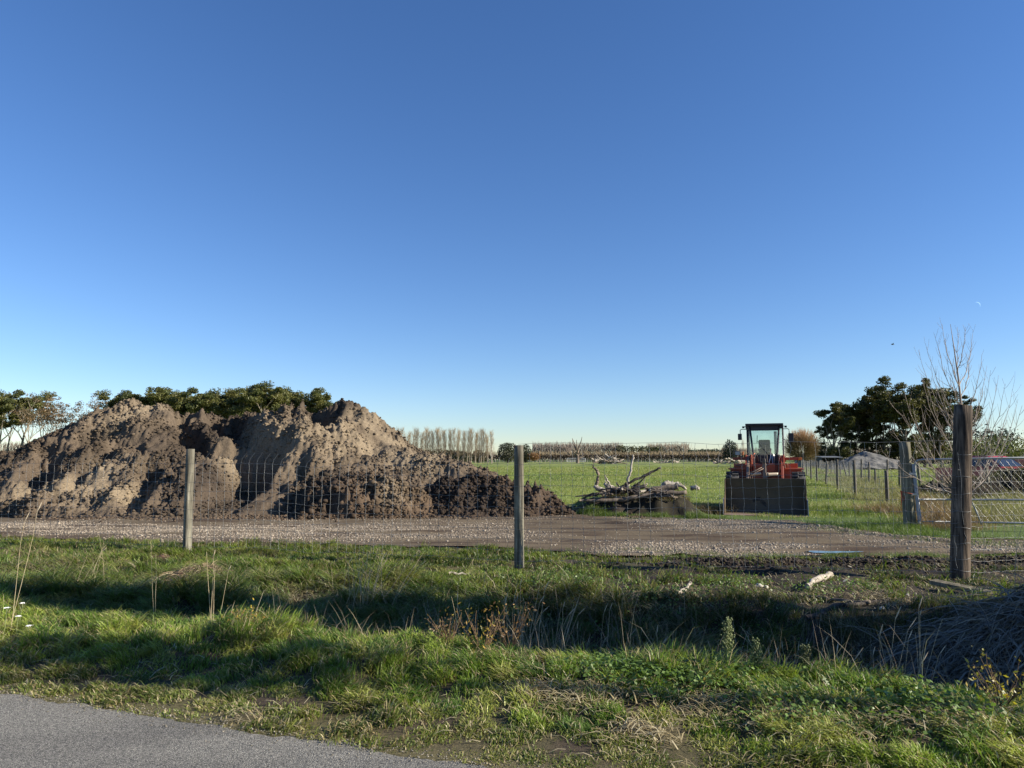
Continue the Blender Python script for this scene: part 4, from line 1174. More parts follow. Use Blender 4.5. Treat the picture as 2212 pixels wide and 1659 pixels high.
V, Fs = tubes([(np.array(p, float), np.full(2, .09)) for p in (((0, 0, .2), (0, 0, 2.2)), ((10, 0, .2), (10, 0, 2.2)), ((0, 0, 2.2), (10, 0, 2.2)), ((0, 0, 1.2), (10, 0, 1.2)), ((0, 0, .3), (10, 0, .3)))], 4)
mesh_np('frame', V, Fs, plain('white_rail', (.6, .6, .6), (.7, .7, .7), 1, .5, bmp=0), gate2)

# gate post and farm gate
gp = G(1966, 1139)
gpo = post('gate_post', gp - (0, 0, .2), W(1954, 955, gp[1]), .135, .118, M_GPOST, None, 190, 20, .03, 10)
tag(gpo, 'thick pale round gate post with an orange string, left of the metal gate', 'post')
def gate():
    d0 = gp[1] - .12
    hinge = W(1974, 1000, d0); far = W(2330, 990, d0 - 1.3)
    root = empty('farm_gate', (hinge[0], hinge[1], 0), label='galvanised tubular farm gate with diamond mesh, hung on the pale gate post', cat='gate')
    L = np.hypot(far[0] - hinge[0], far[1] - hinge[1]); e = np.array([(far[0] - hinge[0]) / L, (far[1] - hinge[1]) / L, 0])
    zt, zm, zb = W(2000, 993, d0)[2], W(2000, 1079, d0)[2], .14
    tilt = .02
    def P(x, z): return e * x + np.array([x * 0 + .10 * (zt - z) * .55, 0, z + tilt * x])
    def rail(name, pts, r, sides=8): return tube(name, [P(*p) for p in pts], r, M_GAL, root, sides)
    c = .16
    rail('frame', [(0, zb), (0, zt - c), (.03, zt - .06), (.09, zt - .015), (c + .02, zt), (1.2, zt), (L, zt)], .022)
    rail('mid_rail', [(0, zm), (1.5, zm), (L, zm)], .020)
    rail('bottom_rail', [(0, zb), (1.5, zb), (L, zb)], .020)
    rail('brace', [(1.02, zm), (1.10, .5 * (zm + zb)), (1.17, zb - .05)], .018)
    tube('hinge_stile', [P(-.01, zb - .05) + (0, .03, 0), P(-.01, zt - .1) + (0, .03, 0)], .036, M_GALW, root)
    polys = []
    rg = np.random.default_rng(5)
    w = .115
    for k in range(-14, int(L / w) + 2):
        for s in (1, -1):
            pts = []
            for i in range(15):
                z = zb + (zt - zb) * i / 14
                x = k * w + s * (z - zb) * .62 + (0 if s > 0 else (zt - zb) * .62)
                if .02 < x < L: pts.append(P(x, z) + np.array([0, .004 * s, 0]) + .006 * rg.standard_normal(3))
            if len(pts) > 1: polys.append((np.array(pts), np.full(len(pts), .0018)))
    V, Fs = tubes(polys, 3); mesh_np('mesh_panel', V, Fs, M_WIRE, root)
    for z in (zm + .12, zt - .32): box('hinge', P(-.07, z) + (0, -.02, 0), (.16, .05, .05), M_GALW, root, .006)
M_GAL = plain('galvanised_pipe', (.26, .275, .29), (.36, .375, .385), 3, .55, .25, bmp=.05)
M_GALW = plain('white_pipe', (.45, .43, .39), (.58, .56, .51), 8, .6, bmp=.2)
gate()
# orange string on the gate post
c = W(1962, 1070, gp[1]); a = np.linspace(2.9, 6.6, 14)
pts = [np.array([gp[0] - .015 + .142 * math.cos(t), gp[1] + .142 * math.sin(t), c[2] + .1 - .03 * (t - 2.9)]) for t in a]
V, Fs = tubes([(np.array(pts), np.full(14, .008)), (np.array([pts[0], pts[0] + (-.01, -.06, -.12), pts[0] + (-.05, -.09, -.28), pts[0] + (-.06, -.08, -.42)]), np.array([.010, .014, .010, .005])), (np.array([pts[0], pts[0] + (.04, -.07, -.1), pts[0] + (.01, -.09, -.22)]), np.array([.010, .012, .006]))], 6)
tag(mesh_np('baling_twine', V, Fs, plain('orange_twine', (.45, .07, .03), (.6, .13, .05), 30, .8)), 'frayed orange twine tied round the pale gate post', 'string')
# second thin post behind the gate
g = G(2140, 1082); tag(post('short_post', g - (0, 0, .2), W(2127, 1003, g[1]), .075, .07, M_POST, None, 195, 12, .03, 5), 'slim pale post standing beyond the gate mesh, in front of the red pickup', 'post')
g = G(1990, 1062); tag(post('short_post', g - (0, 0, .2), W(1982, 1000, g[1]), .075, .07, M_POST, None, 196, 12, .03, 5), 'slim grey post in the paddock grass between gate post and strainer', 'post')

# ------------------------------------------------------------------ dead logs
M_LOGP = woodmat('bleached_wood', (0.30, 0.26, 0.21), (0.62, 0.57, 0.49), 7, .75)
M_LOGB = woodmat('brown_wood', (0.12, 0.095, 0.075), (0.27, 0.22, 0.17), 7, .7)
M_LOGD = woodmat('dark_wood', (0.045, 0.038, 0.034), (0.12, 0.10, 0.085), 7, .7)
def lpx(x, y): return (2250 + x * .3165) * 2212 / 4096, (1750 + y * .3165) * 2212 / 4096
def log(pts, rads, mat, label, group=None, d=20.6, dd=0.0, name='dead_branch', cat='branch', extra=(), jit=.05):
    def chain(pts, rads, dd):
        n = len(pts)
        P = np.array([W(*lpx(*p), d + dd * i / max(1, n - 1)) for i, p in enumerate(pts)])
        m = 4 * (n - 1) + 1
        t = np.linspace(0, n - 1, m); i = np.minimum(t.astype(int), n - 2); f = (t - i)[:, None]
        Pm = P[np.maximum(i - 1, 0)]; P0 = P[i]; P1 = P[i + 1]; P2 = P[np.minimum(i + 2, n - 1)]
        Q = .5 * (2 * P0 + (P1 - Pm) * f + (2 * Pm - 5 * P0 + 4 * P1 - P2) * f ** 2 + (3 * P0 - Pm - 3 * P1 + P2) * f ** 3)
        R = np.interp(t, np.arange(n), rads) * .00229 * (1 + .07 * np.sin(t * 5 + pts[0][0]))
        Q[1:-1] += .012 * RNG.standard_normal((m - 2, 3))
        return Q, R
    c = [chain(pts, rads, dd)] + [chain(p, q, dd) for p, q in extra]
    V, Fs = tubes(c, 9, True, jit)
    o0 = V.mean(0)
    return tag(mesh_np(name, V - o0, Fs, mat, None, None, True, loc=o0), label, cat, group)
log([(575, 705), (500, 668), (425, 632), (436, 590), (442, 520), (440, 430), (408, 385), (370, 345)], [24, 28, 30, 22, 20, 18, 13, 4], M_LOGB, 'crooked grey limb rising from its bleached root at the left of the log pile', d=20.3)
log([(575, 712), (520, 678), (440, 640), (400, 618)], [20, 30, 30, 14], M_LOGP, 'bleached root end lying under the crooked limb', d=20.2)
log([(828, 660), (835, 540), (858, 420), (880, 300), (897, 222)], [15, 15, 14, 14, 12], M_LOGP, 'tall straight bleached trunk standing almost upright in the log pile', d=20.9, name='dead_log', cat='log', extra=[([(820, 560), (812, 530), (806, 512)], [7, 5, 3])])
log([(560, 740), (690, 670), (830, 582), (1000, 500), (1120, 440), (1235, 385)], [17, 17, 16, 15, 14, 14], M_LOGD, 'long dark limb slanting up to the right out of the log pile', d=20.4, extra=[([(820, 690), (905, 640), (980, 560), (1055, 490), (1115, 455)], [12, 11, 10, 9, 7])])
log([(615, 680), (605, 610), (570, 545), (538, 478)], [11, 12, 11, 6], M_LOGP, 'thin pale forked branch leaning left behind the crooked limb', d=20.7, extra=[([(590, 620), (552, 570), (532, 510)], [8, 7, 3])])
log([(530, 585), (580, 610), (640, 635), (690, 655)], [18, 26, 24, 14], M_LOGP, 'short pale broken log end beside the thin forked branch', d=20.9)
log([(795, 575), (825, 640), (850, 745)], [20, 22, 24], M_LOGD, 'short black stub sticking up at the foot of the upright trunk', d=20.2, name='dead_log', cat='log')
log([(683, 566), (712, 615), (745, 665)], [10, 11, 10], M_LOGD, 'small dark stick leaning left of the black stub', d=20.3)
log([(215, 795), (400, 800), (640, 792), (800, 775), (960, 745), (1300, 712), (1565, 692)], [12, 22, 26, 27, 28, 28, 26], M_LOGB, 'longest brown log lying along the front foot of the pile', d=19.9, name='dead_log', cat='log')
log([(160, 746), (330, 730), (500, 700), (620, 690)], [7, 12, 16, 16], M_LOGD, 'thin dark branch pointing left at the near end of the pile', d=20.1, extra=[([(225, 790), (300, 750), (420, 722), (560, 695)], [6, 10, 14, 15])])
log([(860, 690), (950, 650), (1050, 612)], [20, 25, 24], M_LOGD, 'dark chunky log end pointing right in the middle of the pile', d=20.3, name='dead_log', cat='log')
log([(880, 640), (930, 610), (980, 580)], [22, 26, 20], M_LOGD, 'dark brown log end behind the chunky dark one', d=20.8, name='dead_log', cat='log')
log([(1060, 690), (1180, 655), (1320, 632), (1455, 618)], [26, 34, 36, 38], M_LOGB, 'thick brown log with a sawn end, right half of the pile', d=20.5, name='dead_log', cat='log')
log([(1240, 625), (1300, 590), (1400, 590), (1500, 610), (1565, 640)], [16, 34, 28, 24, 12], M_LOGP, 'bleached gnarled root mass on top of the right half of the pile', d=21.1, name='dead_root', cat='root', jit=.22, extra=[([(1350, 600), (1385, 560), (1392, 545)], [12, 8, 4]), ([(1420, 600), (1470, 575), (1500, 580)], [14, 9, 4]), ([(1310, 585), (1325, 555), (1332, 540)], [16, 12, 8]), ([(1290, 600), (1265, 615), (1240, 632)], [18, 14, 8])])
log([(1625, 662), (1650, 632), (1690, 628), (1715, 662)], [16, 30, 32, 16], M_LOGP, 'rounded pale stump at the right end of the pile', d=20.6, name='dead_root', cat='root', jit=.2)
log([(1030, 605), (1038, 560), (1048, 528)], [6, 5, 4], M_LOGP, 'pair of thin pale twigs standing right of the middle of the pile', d=20.6, extra=[([(1046, 622), (1058, 592), (1066, 566)], [10, 8, 4])])
rg = np.random.default_rng(77)
for k in range(64):
    x = rg.uniform(540, 1380); y = 745 - 80 * rg.random() - 45 * math.exp(-((x - 800) / 260) ** 2)
    a = rg.normal(0, .38) + (math.pi if rg.random() < .5 else 0); L = rg.uniform(70, 260); w = rg.uniform(6, 20)
    log([(x - L / 2 * math.cos(a), y - L / 2 * math.sin(a) * .5), (x + rg.normal(0, 8), y + rg.normal(0, 8)), (x + L / 2 * math.cos(a), y + L / 2 * math.sin(a) * .5)], [w, w * .9, w * .6], (M_LOGD, M_LOGB, M_LOGD, M_LOGB, M_LOGP)[k % 5], 'weathered stick lying among the larger logs of the pile', 'sticks inside the log pile', d=rg.uniform(19.8, 20.9), dd=rg.normal(0, .5))
# white dead logs at the far side of the field
def far_logs(us, d, n, label, group, seed, hh=2.0):
    r = np.random.default_rng(seed); proto = None
    for k in range(n):
        u = r.uniform(*us); p = W(u, 1000, d)
        L = r.uniform(2.0, 6.0); z = r.random() ** 1.5 * hh * math.exp(-((u - sum(us) / 2) / (us[1] - us[0]) * 2.2) ** 2)
        t = np.linspace(-.5, .5, 6)[:, None]; dirv = unit(np.array([1, .4 * r.standard_normal(), .35 * r.standard_normal()]))
        P = t * dirv * L + .18 * r.standard_normal((6, 3)); R = np.linspace(.34, .12, 6)
        V, Fs = tubes([(P, R), (np.array([P[2], P[2] + r.standard_normal(3) * (.6, .4, .6) + (0, 0, .5), P[2] + r.standard_normal(3) * (.8, .4, .5) + (0, 0, 1.1)]), np.array([.16, .12, .06]))], 6, True)
        tag(mesh_np('dead_log', V, Fs, (M_LOGP, M_LOGB, M_LOGP)[k % 3], None, None, True, (p[0], d + r.uniform(-1, 1), .25 + z)), label, 'log', group)
far_logs((1285, 1345), 250, 22, 'bleached log in the heap of dead wood at the far side of the field', 'far heap of bleached logs', 5)
far_logs((1395, 1470), 330, 9, 'bleached log lying along the far hedge', 'logs along the far hedge', 6, .6)
far_logs((1545, 1612), 250, 12, 'pale log lying at the field edge left of the loader', 'logs beyond the loader', 7, 1.4)

# ------------------------------------------------------------------ sheds
M_SHED = plain('shed_iron', (.16, .17, .18), (.22, .23, .24), .6, .6, bmp=0)
def shed():
    d = 150; p = W(1752, 1000, d)
    root = empty('farm_shed', (p[0], d, 0), rz=-.3, label='low grey gabled farm shed behind the round bush', cat='shed')
    prism('walls', [(-3.0, 0), (3.0, 0), (3.0, 1.7), (-.4, 3.1), (-3.0, 1.9)], 'y', -3, 3, M_SHED, root)
    prism('roof', [(-3.2, 1.82), (-.4, 3.15), (3.2, 1.62), (3.2, 1.75), (-.4, 3.30), (-3.2, 1.95)], 'y', -3.2, 3.2, plain('roof_iron', (.13, .10, .09), (.18, .14, .12), .6, .6, bmp=0), root)
    p = W(1790, 1000, 120)
    root = empty('animal_shelter', (p[0], 120, 0), label='small open fronted black shelter beside the grey shed', cat='shed')
    M = plain('black_timber', (.02, .022, .025), (.04, .042, .045), 1, .8, bmp=0)
    box('back_wall', (0, 1.2, .95), (3.2, .1, 1.9), M, root, 0); box('side_wall', (-1.6, 0, .95), (.1, 2.4, 1.9), M, root, 0); box('side_wall', (1.6, 0, .95), (.1, 2.4, 1.9), M, root, 0)
    box('roof', (0, -.05, 1.98), (3.5, 2.8, .12), plain('shelter_roof', (.10, .11, .12), (.15, .16, .17), 1, .6, bmp=0), root, 0, (.06, 0, 0))
    for x in (-.5, .55): box('front_post', (x, -1.15, .95), (.1, .1, 1.9), M_GREYPOST, root, 0)
shed()

# ------------------------------------------------------------------ red pickup and tank
def pickup():
    d = 35.0; p = W(2140, 1000, d)
    root = empty('pickup_truck', (p[0] + .05, d, -.05), rz=.30, label='red double cab pickup truck parked facing the gate, half hidden by the dark bank', cat='pickup truck')
    M = plain('red_paint', (.36, .035, .045), (.42, .05, .06), 2, .3, bmp=0, spec=.6); GL_ = plain('dark_glass', (.02, .025, .03), (.03, .035, .04), 1, .05, bmp=0, spec=.8)
    BK = plain('black_plastic', (.015, .015, .016), (.03, .03, .03), 6, .6, bmp=.1); CH = plain('pale_lamp', (.75, .75, .72), (.85, .85, .82), 4, .15, bmp=0)
    TY = plain('tyre_rubber', (.02, .02, .02), (.045, .042, .04), 5, .9)
    # lower body and bonnet: side outline (y, z), nose towards -y
    bm = bmesh.new()
    add_prism(bm, [(-2.5, .55), (-2.55, .85), (-2.45, 1.05), (-2.2, 1.13), (-1.15, 1.22), (-.9, 1.22), (.9, 1.20), (2.5, 1.18), (2.5, .5), (-2.2, .45)], 'x', -.88, .88)
    bmesh.ops.bevel(bm, geom=bm.edges[:], offset=.06, segments=2, affect='EDGES')
    bm_obj('body', bm, M, root, False)
    # cab: tapered
    bm = bmesh.new()
    lo = [(-.80, -1.12, 1.2), (.80, -1.12, 1.2), (.82, 1.0, 1.2), (-.82, 1.0, 1.2)]; hi = [(-.62, -.35, 1.76), (.62, -.35, 1.76), (.64, .75, 1.77), (-.64, .75, 1.77)]
    v = [bm.verts.new(q) for q in lo + hi]
    bm.faces.new(v[4:8]); bm.faces.new(v[0:4][::-1])
    for i in range(4): bm.faces.new((v[i], v[(i + 1) % 4], v[4 + (i + 1) % 4], v[4 + i]))
    bmesh.ops.bevel(bm, geom=bm.edges[:], offset=.05, segments=2, affect='EDGES')
    bm_obj('cab', bm, M, root)
    def pane(name, q):
        bm = bmesh.new(); f = bm.faces.new([bm.verts.new(x) for x in q])
        bm_obj(name, bm, GL_, root)
    pane('windscreen', [(-.70, -1.06, 1.27), (.70, -1.06, 1.27), (.57, -.45, 1.71), (-.57, -.45, 1.71)])
    for s in (-1, 1): pane('side_window', [(s * .825, -.80, 1.27), (s * .835, .75, 1.27), (s * .68, .6, 1.68), (s * .67, -.4, 1.68)])
    box('bonnet_scoop', (0, -1.75, 1.19), (.6, .5, .07), M, root, .02)
    box('grille', (0, -2.55, .86), (1.0, .06, .22), BK, root, .02); box('bumper', (0, -2.58, .56), (1.7, .16, .26), BK, root, .04)
    for s in (-1, 1):
        box('headlight', (s * .68, -2.50, .92), (.32, .14, .18), CH, root, .03)
        box('wing_mirror', (s * .98, -.95, 1.30), (.18, .10, .16), BK, root, .03)
        for y in (-1.6, 1.55):
            bm = bmesh.new(); lathe(bm, [(-.12, .3), (-.12, .36), (-.06, .39), (.06, .39), (.12, .36), (.12, .3)], 20, 'x', (s * .80, y, .39)); w = bm_obj('wheel', bm, TY, root)
            bm = bmesh.new(); lathe(bm, [(-.13, .05), (-.13, .22), (.13, .22), (.13, .05)], 16, 'x', (s * .80, y, .39)); bm_obj('rim', bm, M_GAL, w)
    box('roof_rack', (0, .2, 1.79), (1.1, .7, .03), BK, root, .01)
pickup()
def tank():
    d = 40; p = W(2200, 1000, d)
    root = empty('steel_tank', (p[0] + .55, d, 0), label='rust red steel tank on the right edge, behind the dark bank', cat='tank')
    M = plain('faded_red_steel', (.24, .075, .055), (.33, .12, .09), 1.5, .6, bmp=.1)
    bm = bmesh.new(); lathe(bm, [(-1.0, .2), (-1.0, .62), (-.95, .70), (.95, .70), (1.0, .62), (1.0, .2)], 26, 'z', (0, 0, 1.0)); bm_obj('shell', bm, M, root, False).scale = (1.15, 1, .78)
    bm = bmesh.new(); lathe(bm, [(0, .1), (0, .2), (.12, .2), (.12, .1)], 16, 'z', (0, 0, 1.72)); bm_obj('lid', bm, plain('lid_steel', (.05, .05, .05), (.08, .08, .08), 2, .6, bmp=0), root)
    for s in (-1, 1): box('bearer', (s * .5, 0, .1), (.16, 1.3, .25), M_GREYPOST, root, .01)
tank()

# ------------------------------------------------------------------ moon and bird
def moon():
    d = 9000.0; c = W(2110, 659, d); R = d * .0047 * .93
    # lit crescent: thin lune of the sphere on its sunward limb
    bm = bmesh.new()
    view = Vector((-c / np.linalg.norm(c)).tolist()); right = view.cross(Vector((0, 0, 1))).normalized() * -1; up = right.cross(view).normalized() * 1
    if up.z < 0: up = -up
    rot = rad(38)
    ax = (right * math.cos(rot) + up * math.sin(rot)); bx = (-right * math.sin(rot) + up * math.cos(rot))
    rows = []
    for i in range(17):
        a = rad(-82 + 164 * i / 16)
        row = []
        for j in range(5):
            b = rad(-6 + 44 * j / 4)
            row.append(bm.verts.new(ax * (R * math.cos(a) * math.cos(b)) + bx * (R * math.sin(a)) + view * (R * math.cos(a) * math.sin(b))))
        rows.append(row)
    for i in range(16):
        for j in range(4): bm.faces.new((rows[i][j], rows[i + 1][j], rows[i + 1][j + 1], rows[i][j + 1]))
    m, nt, bs = mat_nodes('moon_surface')
    em = N(nt, 'ShaderNodeEmission', Strength=.9); em.inputs[0].default_value = (.42, .66, .98, 1)
    tr = nt.nodes.new('ShaderNodeBsdfTransparent'); mx = nt.nodes.new('ShaderNodeMixShader'); mx.inputs[0].default_value = .55
    nt.links.new(tr.outputs[0], mx.inputs[1]); nt.links.new(em.outputs[0], mx.inputs[2]); nt.links.new(mx.outputs[0], nt.nodes['Material Output'].inputs['Surface'])
    tag(bm_obj('moon', bm, m, None, False, Vector(c.tolist())), 'faint pale crescent moon in the blue sky at the right', 'moon')
    c = W(1928, 744, 60)
    bm = bmesh.new()
    lathe(bm, [(-.13, .005), (-.06, .04), (.03, .045), (.10, .025), (.17, .006)], 8, 'x')
    for s in (-1, 1):
        v = [bm.verts.new(q) for q in ((-.05, .02 * s, .03), (.07, .02 * s, .03), (.02, .2 * s, .09), (-.05, .16 * s, .08))]; bm.faces.new(v)
    tag(bm_obj('bird', bm, plain('dark_feathers', (.03, .03, .03), (.05, .05, .05), 5, .8, bmp=0), None, False, Vector(c.tolist())), 'tiny dark bird flying high left of the bare sapling', 'bird')
moon()
# ------------------------------------------------------------------ wheel loader
def loader():
    L0 = G(1571, 1108); R0 = G(1744, 1121)
    c = (L0 + R0) / 2
    rz = -rad(21)
    root = empty('wheel_loader', (c[0], c[1], 0.0), rz=rz, label='old orange red wheel loader parked with its wide dark bucket on the ground', cat='wheel loader')
    RED = plain('faded_orange_paint', (.36, .070, .027), (.46, .105, .040), 2.2, .55, bmp=.15, spots=((.10, .05, .03), 5.5, .60))
    REDD = plain('red_frame_paint', (.25, .050, .024), (.34, .073, .032), 2.5, .6, bmp=.15, spots=((.07, .04, .03), 5, .56))
    STL = plain('bucket_steel', (.080, .055, .032), (.125, .090, .056), 1.6, .75, .2, .3, spots=((.022, .018, .016), 2.5, .62))
    EDGE = plain('worn_steel', (.30, .28, .26), (.48, .46, .43), 4, .45, .5, .2)
    BLK = plain('cab_black', (.018, .015, .020), (.034, .030, .036), 3, .5, bmp=.1)
    RUB = plain('loader_tyre', (.022, .022, .023), (.06, .055, .05), 3, .9, bmp=.4)
    ARM = plain('dusty_steel', (.17, .12, .09), (.26, .19, .14), 4, .7, bmp=.2)
    CHR = plain('cylinder_rod', (.45, .36, .26), (.60, .50, .38), 3, .4, .5, bmp=0)
    ORA = plain('indicator_orange', (.65, .16, .02), (.7, .2, .03), 4, .3, bmp=0)
    LMP = plain('lamp_glass', (.30, .32, .33), (.42, .44, .45), 10, .12, bmp=0)
    HOSE = plain('hose_rubber', (.02, .02, .02), (.035, .034, .034), 10, .6, bmp=0)
    PIPE = plain('bright_pipe', (.42, .42, .43), (.55, .55, .56), 6, .35, .6, bmp=0)
    m, nt, bs = mat_nodes('cab_glass')
    tr = nt.nodes.new('ShaderNodeBsdfTransparent'); tr.inputs[0].default_value = (.80, .93, .93, 1)
    gl = N(nt, 'ShaderNodeBsdfGlossy', Roughness=.03); gl.inputs[0].default_value = (1, 1, 1, 1)
    df = N(nt, 'ShaderNodeBsdfDiffuse'); df.inputs[0].default_value = (.45, .55, .56, 1)
    m1 = nt.nodes.new('ShaderNodeMixShader'); m1.inputs[0].default_value = .10
    nt.links.new(tr.outputs[0], m1.inputs[1]); nt.links.new(gl.outputs[0], m1.inputs[2])
    m2 = nt.nodes.new('ShaderNodeMixShader'); nt.links.new(ramp(nt, noise(nt, 3, 5, .6, objvec(nt)), [(.35, (.02,) * 3), (.75, (.16,) * 3)]), m2.inputs[0])
    nt.links.new(m1.outputs[0], m2.inputs[1]); nt.links.new(df.outputs[0], m2.inputs[2]); nt.links.new(m2.outputs[0], nt.nodes['Material Output'].inputs['Surface'])
    GLS = m
    # bucket: bent plate with two side plates, open to the front (-y)
    W2 = 1.075
    prof = [(0.0, .02), (.25, .012), (.50, .02), (.66, .10), (.74, .26), (.765, .45), (.755, .65), (.72, .83), (.68, .985)]
    inn = [(y - .03 * (i > 2), z + .03 * (i <= 3)) for i, (y, z) in enumerate(prof)]
    bk = prism('bucket', prof + [(prof[-1][0] - .03, prof[-1][1])] + [(a - .012, b + .012) for a, b in inn[-2:0:-1]], 'x', -W2, W2, STL, root)
    for s in (-1, 1):
        prism('side_plate', [(.0, .03), (.5, .015), (.70, .10), (.785, .45), (.70, 1.0), (.60, .99), (.36, .55), (.10, .42)], 'x', s * W2, s * (W2 + .025), STL, bk)
        prism('side_cutter', [(-.05, .02), (.12, .02), (.17, .46), (.07, .44)], 'x', s * (W2 + .026), s * (W2 + .045), EDGE, bk)
    prism('cutting_edge', [(-.10, .005), (.10, .008), (.10, .034), (-.06, .026)], 'x', -W2 - .02, W2 + .02, ARM, bk)
    box('top_lip', (0, .675, .995), (2.15, .06, .03), STL, bk, .004)
    # lift arms and linkage
    for s in (-1, 1):
        prism('lift_arm', [(.80, .22), (.95, .20), (1.35, .75), (1.9, 1.32), (2.55, 1.48), (2.55, 1.64), (2.05, 1.68), (1.6, 1.42), (1.15, 1.02), (.82, .45)], 'x', s * .45, s * .52, ARM if s < 0 else REDD, root, .006)
        prism('arm_rib', [(1.55, 1.20), (2.5, 1.58), (2.5, 1.66), (2.0, 1.70), (1.55, 1.39)], 'x', s * .525, s * .56, REDD, root)
        bm = bmesh.new(); lathe(bm, [(s * .36, .07), (s * .60, .07)], 14, 'x', (0, 2.5, 1.55)); bm_obj('pivot_pin', bm, ARM, root)
        tube('lift_cylinder', [(s * .40, 1.15, .80), (s * .40, 2.35, .62)], .055, REDD, root, 12)
        tube('lift_rod', [(s * .40, .95, .83), (s * .40, 1.2, .79)], .03, CHR, root, 10)
    box('cross_tube', (0, 1.55, 1.02), (.9, .16, .16), REDD, root, .03)
    box('tilt_lever', (-.02, 1.45, 1.22), (.09, .16, .72), ARM, root, .015, (-.15, 0, 0))
    bm = bmesh.new()
    for p, q in (((0, 0, .10), (.20, .10, .03)), ((0, 0, -.10), (.20, .10, .03)), ((-.09, 0, 0), (.025, .10, .22)), ((.09, 0, 0), (.025, .10, .22))): add_box(bm, (p[0] - .02, 1.38, p[2] + 1.58), q, .006)
    bm_obj('tilt_bracket', bm, ARM, root)
    tube('tilt_cylinder', [(.05, 1.40, 1.10), (.36, 1.30, 1.12)], [.055, .05], CHR, root, 14); bm = bmesh.new(); lathe(bm, [(.05, .04), (.05, .075), (.10, .075), (.10, .04)], 12, 'x', (0, 1.40, 1.10)); bm_obj('cylinder_eye', bm, ARM, root)
    tube('tilt_cylinder', [(-.12, 1.40, 1.13), (-.40, 1.30, 1.10)], [.05, .045], CHR, root, 14)
    tube('tilt_link', [(-.02, 1.36, .92), (-.02, .85, .62)], .045, ARM, root, 10)
    for k, pts in enumerate(([(-.42, 1.3, .95), (-.42, 1.22, 1.16), (-.26, 1.24, 1.22), (-.12, 1.34, 1.30), (.0, 1.5, 1.36)], [(-.36, 1.28, .93), (-.35, 1.2, 1.12), (-.20, 1.22, 1.20), (-.06, 1.34, 1.27), (.0, 1.5, 1.33)], [(-.28, 1.6, 1.3), (-.3, 1.7, 1.55), (-.27, 1.9, 1.72), (-.22, 2.0, 1.66), (-.20, 2.1, 1.5)])):
        tube('hose', pts, .014, ARM if k < 2 else HOSE, root, 6)
    for k, pts in enumerate(([(.17, 2.0, 1.86), (.17, 1.95, 1.62), (.12, 1.9, 1.48), (.13, 1.9, 1.35)], [(.22, 1.95, 1.38), (.21, 1.95, 1.66), (.24, 1.98, 1.72), (.27, 1.95, 1.64), (.26, 1.95, 1.40)], [(-.32, 1.95, 1.46), (-.33, 1.95, 1.70), (-.29, 1.98, 1.74)])):
        tube('pipe', pts, .016, PIPE if k < 2 else RED, root, 6)
    # front frame
    box('front_frame', (0, 2.05, .95), (.72, .5, .95), REDD, root, .02)
    box('valve_cover', (.14, 1.82, 1.30), (.30, .22, .26), REDD, root, .02)
    for s in (-1, 1): box('tower_plate', (s * .40, 2.15, 1.30), (.045, .75, .80), REDD, root, .01)
    box('axle', (0, 1.42, .52), (1.4, .26, .26), REDD, root, .04)
    # wheels
    for (y, nm) in ((1.42, 1), (3.95, 2)):
        for s in (-1, 1):
            bm = bmesh.new()
            lathe(bm, [(-.17, .30), (-.18, .43), (-.155, .505), (-.08, .535), (.08, .535), (.155, .505), (.18, .43), (.17, .30)], 40, 'x', (0, 0, 0))
            for k in range(20):
                a = 2 * math.pi * k / 20
                for t in (-1, 1):
                    b = a + (.16 if t > 0 else 0)
                    add_box(bm, (t * .085, .548 * math.cos(b), .548 * math.sin(b)), (.17, .055, .045), .006, (b - math.pi / 2 + 0, 0, .35 * t))
            w = bm_obj('wheel', bm, RUB, root, False, (s * .92, y, .58)); w.scale = (1.08,) * 3
            bm = bmesh.new(); lathe(bm, [(-.12, .08), (-.10, .30), (.10, .30), (.12, .08)], 24, 'x'); bm_obj('rim', bm, RED, w)
    # boxes beside the cab with overhanging lids
    for s in (-1, 1):
        bb = box('side_box', (s * .77, 2.35, .93), (.50, .85, .62), RED if s > 0 else REDD, root, .015)
        box('lid', (s * .79, 2.33, 1.265), (.58, .95, .05), RED, bb, .01)
        box('tool_box', (s * .73, 2.75, 1.36), (.40 if s > 0 else .46, .3, .14), RED, root, .01)
    tube('grab_handle', [(.56, 2.5, 1.29), (.56, 2.45, 1.42), (.60, 2.45, 1.44), (.64, 2.45, 1.40), (.64, 2.5, 1.29)], .012, ARM, root, 6)
    # light bars
    for s in (-1, 1):
        box('light_bar', (s * .74, 2.15, 1.575), (.42, .07, .085), REDD, root, .01)
    box('indicator', (1.0, 2.12, 1.575), (.09, .09, .08), ORA, root, .012)
    hl = box('headlight', (-.80, 2.10, 1.74), (.17, .12, .14), BLK, root, .03)
    box('lens', (-.80, 2.035, 1.74), (.13, .012, .10), LMP, hl, .005)
    tube('headlight_guard', [(-.92, 2.03, 1.64), (-.92, 2.03, 1.83), (-.90, 2.03, 1.85), (-.69, 2.03, 1.85), (-.67, 2.03, 1.83), (-.67, 2.03, 1.64), (-.92, 2.03, 1.64)], .010, BLK, root, 6)
    box('indicator', (-.655, 2.1, 1.74), (.05, .09, .12), ORA, root, .012)
    # cab
    y0, yq, y1 = 2.42, 2.85, 3.75            # front, quarter pillar, rear
    zb, zw, zt = 1.12, 1.70, 2.46
    ft, fb, hw = .405, .325, .53             # half widths: screen top, screen bottom, cab side
    prism('front_panel', [(-ft - .04, zw - .02), (-fb - .0, zb), (fb + .0, zb), (ft + .04, zw - .02)], 'y', y0 - .02, y0 + .04, BLK, root)
    box('header', (0, y0 + .03, 2.535), (.84, .07, .17), BLK, root, .012)
    box('cab_base', (0, 3.1, 1.36), (1.02, 1.25, .5), BLK, root, .02)
    box('roof', (0, 3.05, 2.635), (1.12, 1.45, .07), BLK, root, .025)
